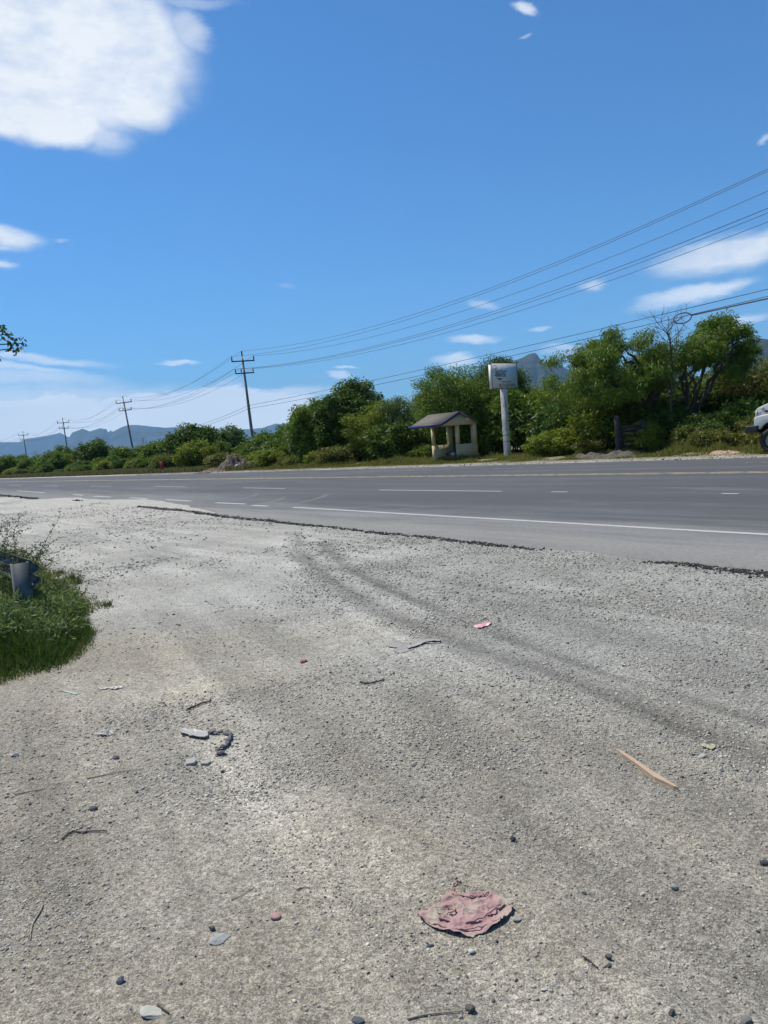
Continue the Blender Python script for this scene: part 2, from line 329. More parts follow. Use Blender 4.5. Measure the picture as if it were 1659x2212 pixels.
    for src, dist, inv in ((n2.outputs[0], .022, False), (v1.outputs['Distance'], bump[0], True), (v2.outputs['Distance'], bump[1], True), (n1.outputs[0], .006, False)):
        bp = t.nodes.new('ShaderNodeBump'); bp.invert = inv; bp.inputs['Distance'].default_value = dist; bp.inputs['Strength'].default_value = .9; t.links.new(src, bp.inputs['Height'])
        if last: t.links.new(last, bp.inputs['Normal'])
        last = bp.outputs[0]
    t.links.new(last, b.inputs['Normal'])

GREY = np.array([.372, .360, .318]); TAN = np.array([.375, .335, .262]); PALE = np.array([.405, .384, .332]); DARK = np.array([.22, .214, .196]); DIRTG = np.array([.20, .18, .10])
def gravel_field(x, y):                     # 0..1: loose gravel (grey) against packed dirt
    g = sstep(-.12, .16, fbm(x * .45, y * .45, 41, 4) + .10 * np.clip((y - 4.5) / 4, -1, 1) + .12 * np.clip(x / 3, -1, 1))
    for k, P in enumerate(TR[:6]):
        g = g + (.6 if k in (0, 1, 4) else .35) * np.exp(-((dist_poly(x, y, P) - .05) / .16) ** 2) * (y < 14)
    return np.clip(g, 0, 1)
def gcol(x, y):
    p, t = pt(x, y)
    g = gravel_field(x, y)[:, None]; e0_ = rub(t)
    grey_zone = sstep(-.7, .7, (y - 5.6) * .55 + x * .35 + 1.6 * fbm(x * .6, y * .6, 51, 3))[:, None]
    c = TAN * (1 - grey_zone) + GREY * 1.08 * grey_zone
    c = c * (1 - g * .30) + DARK * g * .30
    pk = sstep(.02, .2, fbm(x * 1.1, y * 1.1, 91, 5))[:, None]
    c = c * (1 - .25 * pk) + PALE * .25 * pk
    sm = sstep(.02, .22, fbm(x * .8 + 40, y * .8, 95, 4))[:, None]
    c = c * (1 - .16 * sm)
    dv = TR[2][-1] - TR[2][0]; dv = dv / np.linalg.norm(dv); al = x * dv[0] + y * dv[1]; ac = -x * dv[1] + y * dv[0]
    st = fbm(al * .16 + .4 * fbm(x * .5, y * .5, 5, 2), ac * 3.4, 131, 5) * sstep(14, 7, y)
    c = c * (1 + .5 * st[:, None])
    st2 = fbm(al * .5 + 3, ac * 9, 137, 4) * sstep(9, 4, y); c = c * (1 + .28 * st2[:, None])
    for k, P, amp_ in ((0, TR[0], -.42), (1, TR[1], -.40), (4, TR[4], -.18), (2, TR[2], .20), (3, TR[3], .18), (5, TR[5], -.22), (6, TR[6], .16), (7, TR[7], .16)):
        dd_ = dist_poly(x, y, P) + .06 * fbm(x * 3, y * 3, 151 + k, 3); w_ = (.085 if k < 2 else .14) if amp_ < 0 else .18
        c = c * (1 + (amp_ * np.exp(-(dd_ / w_) ** 2) * (.5 + vn(x * 1.3, y * 1.3, 160 + k)) + (.10 if amp_ < 0 else 0) * np.exp(-((dd_ - .32) / .12) ** 2))[:, None])
    st3 = (fbm(t * .28, p * 2.6, 171, 5) + .8 * fbm(t * .5 + 3 * fbm(t * .1, p * .3, 4, 2), p * 7, 173, 4)) * sstep(8, 14, y) * (p < e0_); c = c * (1 + .9 * st3[:, None])
    e = rub(t); up = sstep(9, 15, y)[:, None] * .35
    c = c * (1 - up) + PALE * .88 * up
    ap = sstep(.03, .4, apron(t, p) * sstep(e - 3.5, e - .3, p))[:, None] * .75
    c = c * (1 - ap) + PALE * 1.02 * ap
    c = c * (1 + .22 * fbm(x * 14, y * 14, 97, 3)[:, None])
    far = sstep(FAR + .8, FAR + 1.5, p + 2.2 * fbm(x * .9, y * .9, 31, 5))[:, None]
    cream = sstep(FAR, FAR + .2, p)[:, None]
    c = c * (1 - cream) + np.array([.34, .315, .27]) * (1 + .5 * fbm(x * 3, y * 3, 19, 4)[:, None]) * cream
    c = c * (1 - far) + DIRTG * far
    return c
ang1 = np.radians(np.linspace(-36, 36, 640)); ang2 = np.radians(np.linspace(36, 324, 80)[1:-1]); ang = np.concatenate([ang1, ang2])
rr = np.concatenate([np.geomspace(.6, 60, 620), np.geomspace(60, 220, 200)[1:], np.geomspace(220, 45000, 50)[1:]])
A, Rr = np.meshgrid(ang, rr); X = (Rr * np.sin(A)).ravel(); Y = (Rr * np.cos(A)).ravel()
Z = hgt(X, Y); gc = gcol(X, Y)
nA = len(ang); nR = len(rr)
i = np.arange(nR - 1)[:, None] * nA; j = np.arange(nA)[None]; k = (j + 1) % nA
gf = np.stack([i + j, i + k, i + nA + k, i + nA + j], -1).reshape(-1, 4)[:, ::-1]
gm = MB(); gm.add(np.stack([X, Y, Z], 1), gf, gc)
cidx = gm.n; gm.add([(0, 0, 0)], np.zeros((0, 4), int), [.4, .38, .33]); jj = np.arange(nA); gm.f.append(np.stack([jj, (jj + 1) % nA, np.full(nA, cidx), np.full(nA, cidx)], 1)[:, [1, 0, 2, 3]])
mg = mat('packed_dirt', attr=True, rough=.95, spec=.15)
grain_nodes(mg, mg.node_tree.nodes['Attribute'].outputs['Color'])
tag(gm.build('ground', mg, smooth=True), kind='structure')

# asphalt
tt = np.concatenate([np.arange(-30, 70, .25), np.geomspace(70, 600, 60)]); pf = np.linspace(0, 1, 14)
e = rub(tt) + .10 * fbm(tt * 2.2, tt * 0, 5, 4) + .04 * (np.random.default_rng(1).random(len(tt)) - .5)
fe = FAR + .08 * fbm(tt * 1.5, tt * 0 + 9, 6, 4)
P_ = e[:, None] + (fe - e)[:, None] * pf[None]; T_ = np.repeat(tt[:, None], len(pf), 1)
v = xy(P_.ravel(), T_.ravel()); zr = np.full(len(v), .035)
m = len(pf); i = np.arange(len(tt) - 1)[:, None] * m; j = np.arange(m - 1)[None]
rf = np.stack([i + j, i + m + j, i + m + j + 1, i + j + 1], -1).reshape(-1, 4)[:, ::-1]
rm = MB(); rm.add(np.column_stack([v, zr]), rf)
ev = xy(e - .03, tt); n0 = rm.n; rm.add(np.column_stack([ev, np.full(len(tt), -.05)]), np.zeros((0, 4), int)); q = np.arange(len(tt) - 1)
rm.f.append(np.stack([q * m, q * m + m, n0 + q + 1, n0 + q], 1))
def asphalt_mat(name, base, dust):
    m = bpy.data.materials.new(name); m.use_nodes = True; t = m.node_tree; b = t.nodes['Principled BSDF']; b.inputs['Roughness'].default_value = .85; b.inputs['Specular IOR Level'].default_value = .3
    geo = t.nodes.new('ShaderNodeTexCoord'); L = t.links.new
    def dot(vx, vy):
        d = t.nodes.new('ShaderNodeVectorMath'); d.operation = 'DOT_PRODUCT'; L(geo.outputs['Object'], d.inputs[0]); d.inputs[1].default_value = (vx, vy, 0); return d.outputs['Value']
    p = dot(*N2); tq = dot(*T2); cbn = t.nodes.new('ShaderNodeCombineXYZ'); L(p, cbn.inputs[0]); L(tq, cbn.inputs[1])
    def noise(sc, st, det=6, ro=.6):
        mp = t.nodes.new('ShaderNodeMapping'); mp.inputs['Scale'].default_value = st; L(cbn.outputs[0], mp.inputs[0])
        n = t.nodes.new('ShaderNodeTexNoise'); n.inputs['Scale'].default_value = sc; n.inputs['Detail'].default_value = det; n.inputs['Roughness'].default_value = ro; L(mp.outputs[0], n.inputs['Vector']); return n.outputs[0]
    def mr(v, a, bb, c=0, d=1):
        r = t.nodes.new('ShaderNodeMapRange'); r.interpolation_type = 'SMOOTHSTEP'; L(v, r.inputs[0]); r.inputs[1].default_value = a; r.inputs[2].default_value = bb; r.inputs[3].default_value = c; r.inputs[4].default_value = d; return r.outputs[0]
    def mth(op, a, bb):
        n = t.nodes.new('ShaderNodeMath'); n.operation = op; n.use_clamp = False
        for i_, v_ in enumerate((a, bb)):
            if isinstance(v_, (int, float)): n.inputs[i_].default_value = v_
            else: L(v_, n.inputs[i_])
        return n.outputs[0]
    def mixc(f, a, bb, bt='MIX'):
        n = t.nodes.new('ShaderNodeMix'); n.data_type = 'RGBA'; n.blend_type = bt
        for s_, v_ in ((0, f), (6, a), (7, bb)):
            if isinstance(v_, tuple): n.inputs[s_].default_value = (*v_, 1)
            elif isinstance(v_, (int, float)): n.inputs[s_].default_value = v_
            else: L(v_, n.inputs[s_])
        return n.outputs[2]
    col = mixc(mr(noise(.35, (1.6, .25, 1)), .35, .65), base, tuple(np.array(base) * 1.28))
    # lanes worn along the wheel paths
    wav = mth('SINE', mth('MULTIPLY', p, 3.6), 0.0)
    col = mixc(mth('MULTIPLY', mr(wav, -1, 1), .25), col, tuple(np.array(base) * .75))
    fine = noise(70, (1, 1, 1), 4, .7); col = mixc(1.0, col, mr(fine, .3, .7, .72, 1.28), 'MULTIPLY')
    # dust near the edge with streaks dragged along the road
    st = noise(1.2, (1.3, .16, 1), 8, .62)
    near = mr(mth('ADD', p, mth('MULTIPLY', mth('SUBTRACT', st, .5), 6.0)), 12.0, 8.3)
    near = mth('MULTIPLY', near, .85)
    st2 = mth('MULTIPLY', mr(noise(.8, (1.0, .2, 1), 8, .65), .55, .75), .32)
    lf = mth('MULTIPLY', mr(tq, 16, 30), mr(mth('ADD', p, mth('MULTIPLY', mth('SUBTRACT', st, .5), 6.0)), 14.5, 10.0))
    dd = mth('MAXIMUM', mth('MAXIMUM', near, mth('MULTIPLY', lf, .6)), st2)
    # curved tyre trails turning off the road
    for (cx, cy_, rad, wd, a0, a1, st_) in TRAILS:
        sb = t.nodes.new('ShaderNodeVectorMath'); sb.operation = 'DISTANCE'; L(cbn.outputs[0], sb.inputs[0]); sb.inputs[1].default_value = (cx, cy_, 0)
        dr = mth('ABSOLUTE', mth('SUBTRACT', sb.outputs['Value'], rad), 0.0)
        o = mr(mth('ADD', dr, mth('MULTIPLY', mth('SUBTRACT', st, .5), .25)), wd, wd * .35)
        lim = mth('MULTIPLY', mr(p, a0 - .6, a0 + .6), mr(p, a1 + .8, a1 - .8))
        limt = mr(tq, cy_ + .2, cy_ + 1.2) if st_ > 0 else mr(tq, cy_ - .2, cy_ - 1.2)
        dd = mth('MAXIMUM', dd, mth('MULTIPLY', mth('MULTIPLY', mth('MULTIPLY', o, lim), limt), abs(st_)))
    nf = noise(14, (1, 1, 1), 6, .75)
    dd = mth('MULTIPLY', dd, mr(nf, .25, .6, .55, 1.0))
    col = mixc(dd, col, dust)
    L(col, b.inputs['Base Color'])
    bp = t.nodes.new('ShaderNodeBump'); bp.inputs['Distance'].default_value = .004; L(fine, bp.inputs['Height']); L(bp.outputs[0], b.inputs['Normal'])
    return m
TRAILS = [(9.0, 24.0, 4.2, .14, 8.5, 12.5, -.45), (9.0, 24.0, 5.6, .14, 8.5, 13.5, -.4), (9.0, 27.5, 5.0, .14, 8.5, 13.5, -.4),
          (8.2, 9.5, 3.4, .16, 7.5, 10.8, .55), (8.2, 9.5, 3.9, .12, 7.5, 11.2, .45), (8.2, 9.5, 5.0, .14, 7.5, 11.5, .4), (8.0, 13.5, 3.6, .12, 7.5, 11.2, .4),
          (14.0, 25.0, 13.5, .16, 12, 26, .42), (14.0, 23.0, 13.2, .16, 12, 26, .42), (14.0, 31.0, 11.0, .2, 12, 22, .3)]
ma = asphalt_mat('asphalt', (.066, .068, .0705), (.235, .228, .208))
tag(rm.build('road', ma), kind='structure')

# painted markings, sheets 4 mm above the asphalt
def strip(ts, p0, w, z=.039):
    ts = np.asarray(ts, float); p0 = np.broadcast_to(np.asarray(p0, float), ts.shape)
    a = xy(p0 - w / 2, ts); b = xy(p0 + w / 2, ts); v = np.empty((2 * len(ts), 3)); v[0::2, :2] = a; v[1::2, :2] = b; v[:, 2] = z
    q = np.arange(len(ts) - 1) * 2; return v, np.stack([q, q + 1, q + 3, q + 2], 1)
def paint(name, c, wear, base=(.095, .096, .098), sc=3.0):
    m = mat(name, color=c, rough=.7); t = m.node_tree; b = t.nodes['Principled BSDF']
    tcn = t.nodes.new('ShaderNodeTexCoord'); n = t.nodes.new('ShaderNodeTexNoise'); n.inputs['Scale'].default_value = sc; n.inputs['Detail'].default_value = 12; n.inputs['Roughness'].default_value = .75
    t.links.new(tcn.outputs['Object'], n.inputs['Vector']); r = t.nodes.new('ShaderNodeMapRange'); r.inputs[1].default_value = wear; r.inputs[2].default_value = wear + .12; t.links.new(n.outputs[0], r.inputs[0])
    mx = t.nodes.new('ShaderNodeMix'); mx.data_type = 'RGBA'; t.links.new(r.outputs[0], mx.inputs[0]); mx.inputs[6].default_value = (*base, 1); mx.inputs[7].default_value = (*c, 1); t.links.new(mx.outputs[2], b.inputs['Base Color']); return m
mw = paint('white_paint', (.38, .372, .35), .29); mwd = paint('worn_white_paint', (.30, .30, .29), .46); my = paint('yellow_paint', (.46, .36, .18), .40)
NT, NP = curve([(530, 1092), (603.5, 1097.6), (730, 1104), (858, 1113.5), (1049, 1123.7), (1240, 1135.7), (1430, 1147.8), (1659, 1161)])
NP = np.convolve(np.pad(NP, 1, mode='edge'), [.25, .5, .25], 'valid')
def pedge(t): return np.interp(t, np.concatenate([[-40], NT, [24, 31, 60]]), np.concatenate([[9.8], NP, [10.75, 11.1, 11.6]]))
em = MB(); ts = np.arange(-30, G(600, 1097.6)[1] * .795 + 1.2, .3); em.add(*strip(ts, pedge(ts), .13))
for (xa, ya), (xb, yb) in (((466, 1088.5), (530, 1091.5)), ((545, 1094.5), (578, 1096)), ((358, 1081.3), (412, 1084.5)), ((280, 1077), (318, 1079)), ((202, 1073.5), (240, 1075.5)), ((158, 1070), (180, 1071.5)), ((35, 1061), (98, 1066))):
    a = G(xa, ya); b = G(xb, yb); ta, tb = pt(a[0], a[1])[1], pt(b[0], b[1])[1]; pa, pb = pt(a[0], a[1])[0], pt(b[0], b[1])[0]
    ts = np.linspace(tb, ta, 8); em.add(*strip(ts, np.interp(ts, [tb, ta], [pb, pa]), .16 if ta < 50 else .12))
tag(em.build('road_edge_marking', mw), kind='structure')
lm = MB()
for t0, t1 in ((-22, -16), (-13, -8), (G(1577, 1072)[1] * .795 - G(1577, 1072)[0] * .606 - .1, G(1577, 1072)[1] * .795 - G(1577, 1072)[0] * .606 + .25), (12.1, 12.6), (14.3, 19.8), (26.2, 30.0), (36.8, 41.2), (48.6, 53), (61, 65.5), (73, 78), (86, 91), (98, 103)):
    ts = np.linspace(t0, t1, 10); lm.add(*strip(ts, np.interp(ts, [0, 20, 40, 120], [14.72, 14.95, 15.75, 16.2]), .11))
tag(lm.build('lane_dashes', mw), kind='structure')
ym = MB(); ts = np.concatenate([np.arange(-40, 60, .5), np.geomspace(60, 500, 40)])
pc = np.interp(ts, [-20, 0, 30, 60, 120, 500], [19.7, 19.95, 20.35, 20.6, 20.9, 21.0])
ym.add(*strip(ts, pc - .16, .13)); ym.add(*strip(ts, pc + .16, .13)); tag(ym.build('centre_marking', my), kind='structure')
fm = MB()
for t0, t1 in ((-2, 3.0), (7.5, 12.5), (17.5, 23.5), (26, 31), (37, 42), (47, 52), (58, 63), (68, 73)):
    ts = np.linspace(t0, t1, 10); fm.add(*strip(ts, 23.8, .10))
ts = np.arange(-30, 300, 1.0); fm.add(*strip(ts, 26.15, .10)); tag(fm.build('far_lane_marking', mwd), kind='structure')

# ------------------------------------------------------------------ stones
PHI = (1 + 5 ** .5) / 2
ICO = np.array([(-1, PHI, 0), (1, PHI, 0), (-1, -PHI, 0), (1, -PHI, 0), (0, -1, PHI), (0, 1, PHI), (0, -1, -PHI), (0, 1, -PHI), (PHI, 0, -1), (PHI, 0, 1), (-PHI, 0, -1), (-PHI, 0, 1)]) / math.hypot(1, PHI)
ICF = np.array([(0, 11, 5), (0, 5, 1), (0, 1, 7), (0, 7, 10), (0, 10, 11), (1, 5, 9), (5, 11, 4), (11, 10, 2), (10, 7, 6), (7, 1, 8), (3, 9, 4), (3, 4, 2), (3, 2, 6), (3, 6, 8), (3, 8, 9), (4, 9, 5), (2, 4, 11), (6, 2, 10), (8, 6, 7), (9, 8, 1)])
def stones(mb, rng, x, y, size, col, zoff=.25, jit=.28, flat=(.45, .85)):
    n = len(x); v = ICO[None] * (1 + jit * (rng.random((n, 12, 1)) - .5) * 2)
    v = v * np.stack([rng.uniform(.8, 1.35, n), rng.uniform(.6, 1.0, n), rng.uniform(*flat, n)], 1)[:, None]
    a = rng.uniform(0, 2 * math.pi, n); c, s = np.cos(a)[:, None], np.sin(a)[:, None]
    tl = rng.normal(0, .25, (n, 1)); v[..., 2] += v[..., 0] * tl
    vx = v[..., 0] * c - v[..., 1] * s; vy = v[..., 0] * s + v[..., 1] * c
    v = np.stack([vx, vy, v[..., 2]], -1) * size[:, None, None]
    v += np.stack([x, y, hgt(x, y) + size * zoff], 1)[:, None]
    f = ICF[None] + (np.arange(n) * 12)[:, None, None]
    mb.add(v.reshape(-1, 3), f.reshape(-1, 3), np.repeat(col, 12, 0))
def stone_cols(rng, n):
    pal = np.array([(.28, .265, .225), (.34, .32, .27), (.21, .20, .175), (.38, .35, .285), (.12, .115, .105), (.05, .048, .045), (.46, .435, .37), (.30, .24, .19), (.28, .26, .21)])
    w = np.array([.27, .20, .13, .11, .06, .035, .035, .04, .12]); i = rng.choice(len(pal), n, p=w / w.sum()); return pal[i] * rng.uniform(.9, 1.3, (n, 1))
rng = np.random.default_rng(7)
gv = MB()
def scatter(n, r0_, r1_, s0, s1, pw, fieldpow, amax=34):
    a = np.radians(rng.uniform(-amax, amax, n)); r = np.sqrt(rng.uniform(r0_ ** 2, r1_ ** 2, n)); x = r * np.sin(a); y = r * np.cos(a)
    p, t = pt(x, y); g = gravel_field(x, y); lump = sstep(-.12, .2, fbm(x * 2.1, y * 2.1, 77, 3))
    keep = (rng.random(n) < (.10 + .90 * g ** fieldpow) * (.35 + .65 * lump)) & (p < rub(t) - .05) & ~((x < -2.75 - .27 * (y - 5.8)) & (y > 5.2) & (y < 9.5))
    x, y = x[keep], y[keep]; n = len(x); s = s0 * (s1 / s0) ** (rng.random(n) ** pw)
    stones(gv, rng, x, y, s / 2, stone_cols(rng, n), .15)
scatter(150000, 1.6, 4.2, .0025, .015, 3.2, .5)
scatter(190000, 3.6, 7.5, .004, .022, 3.0, .5)
scatter(150000, 6.5, 13, .007, .034, 2.9, .6)
scatter(90000, 11, 32, .014, .06, 2.2, .5)
mst = mat('gravel_stone', attr=True, rough=.9, var=.25, vscale=120, spec=.25)
tag(gv.build('gravel', mst), 'loose grey gravel scattered over the packed dirt lot', kind='stuff')
# pale stones of the far shoulder
fgm = MB(); n = 9000; t = rng.uniform(-16, 75, n); p = FAR + .25 + np.abs(rng.normal(0, .45, n)) + .25 * vn(t * .6, t * 0, 9); q = xy(p, t); sz_ = .02 + .07 * rng.random(n) ** 3
stones(fgm, rng, q[:, 0], q[:, 1], sz_ / 2, np.array([[.40, .37, .31]]) * rng.uniform(.6, 1.3, (n, 1)), .2); tag(fgm.build('gravel', mst), 'pale gravel of the far road shoulder', kind='stuff')
# crumbled dark asphalt along the near edge of the road
cr = MB(); ts_all = []
def crumble(t0, t1, n, w=.10, s0=.012, s1=.06):
    t = rng.uniform(t0, t1, n); fade = np.minimum(np.minimum((t - t0) / 1.0, (t1 - t) / 1.0), 1); keep = rng.random(n) < np.clip(fade, .0, 1) ; t = t[keep]; n = len(t)
    kk_ = rng.random(n) < .25 + .75 * sstep(.25, .5, vn(t * 1.1, t * 0, 36)); t = t[kk_]; n = len(t); wob = .16 * fbm(t * 1.7, t * 0, 33, 4)
    p = rub(t) - .03 + wob + np.abs(rng.normal(0, w, n)) * rng.choice([-1, 1], n, p=[.8, .2]) * (.6 + .8 * vn(t * 1.5, t * 0, 8)); q = xy(p, t); s = s0 * (s1 / s0) ** (rng.random(n) ** 1.5)
    c = np.array([[.035, .036, .034]]) * rng.uniform(.6, 1.9, (n, 1)); gl = rng.random(n) < .12; c[gl] = [.25, .25, .24]
    stones(cr, rng, q[:, 0], q[:, 1], s / 2 * (1 + t / 45).clip(1), c, .35, .45, (.6, 1.0))
tA = pt(*G(295, 1097)[:2])[1]; tB = pt(*G(1204, 1191)[:2])[1]; tC = pt(*G(1360, 1207)[:2])[1]
crumble(tB, tA, 12000, .045, s1=.045); crumble(-8, tC - .02, 18000, .10, s0=.008, s1=.036); crumble(pt(*G(88, 1078)[:2])[1], 70, 5000, .09); crumble(33.2, 34.6, 300, .05)
mcr = mat('crumbled_asphalt', attr=True, rough=.95, spec=.15)
tag(cr.build('asphalt_rubble', mcr), 'broken black asphalt crumbs along the edge of the road', kind='stuff')

# ------------------------------------------------------------------ mountains
def interp_ridge(name, pix, Y, depth, colr, seed, rough=.22, nx=260, nv=37, base=-120, label=None):
    pts = np.array([D(x, y, Y) for x, y in pix]); xs = np.linspace(pts[0, 0], pts[-1, 0], nx); prof = np.interp(xs, pts[:, 0], pts[:, 2])
    L = pts[-1, 0] - pts[0, 0]; v = np.linspace(-1, 1, nv); Xg, Vg = np.meshgrid(xs, v)
    sh = np.where(Vg < 0, (1 + Vg) ** 1.25, (1 - Vg) ** 1.25)
    rid = 1 - np.abs(2 * vn(Xg / (L * .028) + 1.5 * vn(Xg / (L * .05), Vg * 3, seed + 5), Vg * 1.4, seed) - 1)
    rid2 = fbm(Xg / (L * .02), Vg * 4, seed + 9, 5)
    damp = np.clip(np.abs(Vg) * 3.5, 0, 1)
    Zg = base + (prof[None] - base) * np.clip(sh * (1 - rough * damp * (1 - rid)) + rough * .5 * damp * rid2 * sh, 0, 1)
    Yg = Y + Vg * depth + depth * .25 * (rid - .5) * damp
    vv = np.stack([Xg, Yg, Zg], -1).reshape(-1, 3)
    i = np.arange(nv - 1)[:, None] * nx; j = np.arange(nx - 1)[None]
    mb = MB(); mb.add(vv, np.stack([i + j, i + j + 1, i + nx + j + 1, i + nx + j], -1).reshape(-1, 4))
    return tag(mb.build(name, colr, smooth=False), kind='structure')
mmt = mat('wooded_rock', (.020, .036, .018), .95, color2=(.045, .05, .035), vscale=.0022, spec=.1, bump=60, bscale=.004)
interp_ridge('mountains', [(-160, 1030), (-60, 1012), (0, 1003), (40, 995), (64, 990), (100, 973), (125, 962), (150, 948), (157, 934), (179, 926), (194, 932), (216, 925), (230, 927), (234, 935), (239, 929), (243, 933), (262, 923), (278, 918), (302, 918), (313, 923), (337, 922), (357, 924), (397, 921), (417, 927), (456, 924), (476, 929), (516, 936), (560, 945), (640, 965), (800, 985)], 13000, 2200, mmt, 3, nx=420)
interp_ridge('mountains', [(-150, 985), (-40, 962), (0, 955), (40, 955), (63, 947), (103, 941), (131, 935), (149, 945), (157, 933), (180, 940), (260, 930), (310, 919), (340, 923), (400, 930), (516, 927), (540, 927), (567, 924), (595, 915), (615, 917), (635, 917), (680, 905), (740, 915), (800, 900), (860, 905), (900, 893), (960, 915)], 16000, 1100, mmt, 17, nx=380)
interp_ridge('mountains', [(-90, 998), (-30, 988), (15, 988), (35, 996), (70, 1004), (110, 1010)], 9000, 1400, mmt, 29, nx=120)
interp_ridge('mountains', [(1010, 840), (1050, 800), (1086, 784), (1105, 781), (1128, 773), (1142, 765), (1156, 762), (1162, 768), (1167, 776), (1172, 782), (1177, 785), (1193, 782), (1207, 785), (1219, 794), (1240, 803), (1300, 812), (1380, 803), (1440, 796), (1520, 815), (1600, 850)], 5600, 1300, mmt, 41, nx=300)
interp_ridge('mountains', [(1480, 850), (1530, 800), (1560, 776), (1578, 762), (1592, 752), (1606, 741), (1621, 731), (1632, 733), (1645, 731), (1659, 733), (1700, 738), (1780, 720), (1900, 760), (2100, 860)], 3300, 900, mmt, 53, nx=260)

# ------------------------------------------------------------------ trees
mleaf = mat('leaf', attr=True, rough=.55, spec=.3, trans=.38)
mbark = mat('bark', (.075, .06, .048), .95, var=.35, vscale=14, bump=.01, bscale=25, spec=.15)
mdead = mat('dead_wood', (.10, .085, .072), .95, var=.3, vscale=18, spec=.15)
GREENS = {'dark': ((.035, .085, .012), (.11, .165, .022)), 'mid': ((.055, .125, .012), (.17, .235, .026)), 'lit': ((.11, .17, .014), (.25, .28, .030)), 'grey': ((.065, .125, .036), (.16, .22, .065)), 'olive': ((.085, .105, .018), (.17, .175, .032))}
def leaves(mb, rng, cen, n, spread, ln, wd, droop, pal, outc=None, tone=None):
    # n leaf sprays round each centre; cen (k,3), spread (k,)
    k = len(cen); c = np.repeat(cen, n, 0); s = np.repeat(spread, n)
    o = rng.normal(0, 1, (k * n, 3)); o /= np.linalg.norm(o, axis=1, keepdims=True); o *= (rng.random((k * n, 1)) ** .45) * s[:, None]; o[:, 2] *= .62
    p = c + o; d = rng.normal(0, .55, (k * n, 3)) + o / (s[:, None] + 1e-6) * .8; d[:, 2] -= droop; d /= np.linalg.norm(d, axis=1, keepdims=True)
    q = rng.normal(0, 1, (k * n, 3)); w = np.cross(d, q); w /= np.linalg.norm(w, axis=1, keepdims=True) + 1e-6
    l = ln * rng.uniform(.6, 1.4, (k * n, 1)); ww = wd * rng.uniform(.6, 1.3, (k * n, 1))
    v = np.stack([p, p + d * l * .45 + w * ww * .5, p + d * l, p + d * l * .45 - w * ww * .5], 1).reshape(-1, 3)
    f = np.arange(k * n * 4).reshape(-1, 4)
    a, b = np.array(pal[0]), np.array(pal[1]); t = np.repeat(rng.random(k) if tone is None else tone, n)[:, None] * .7 + rng.random((k * n, 1)) * .3
    col = (a + (b - a) * t) * rng.uniform(.75, 1.25, (k * n, 1)); yl = rng.random(k * n) < .03; col[yl] = col[yl] * [1.7, 1.25, .9]
    mb.add(v, f, np.repeat(col, 4, 0))
def bez(a, b, bow, n, rng, jit=0.0):
    t = np.linspace(0, 1, n)[:, None]; m = (a + b) / 2 + bow; p = (1 - t) ** 2 * a + 2 * t * (1 - t) * m + t * t * b
    if jit: p[1:-1] += rng.normal(0, jit, (n - 2, 3))
    return p
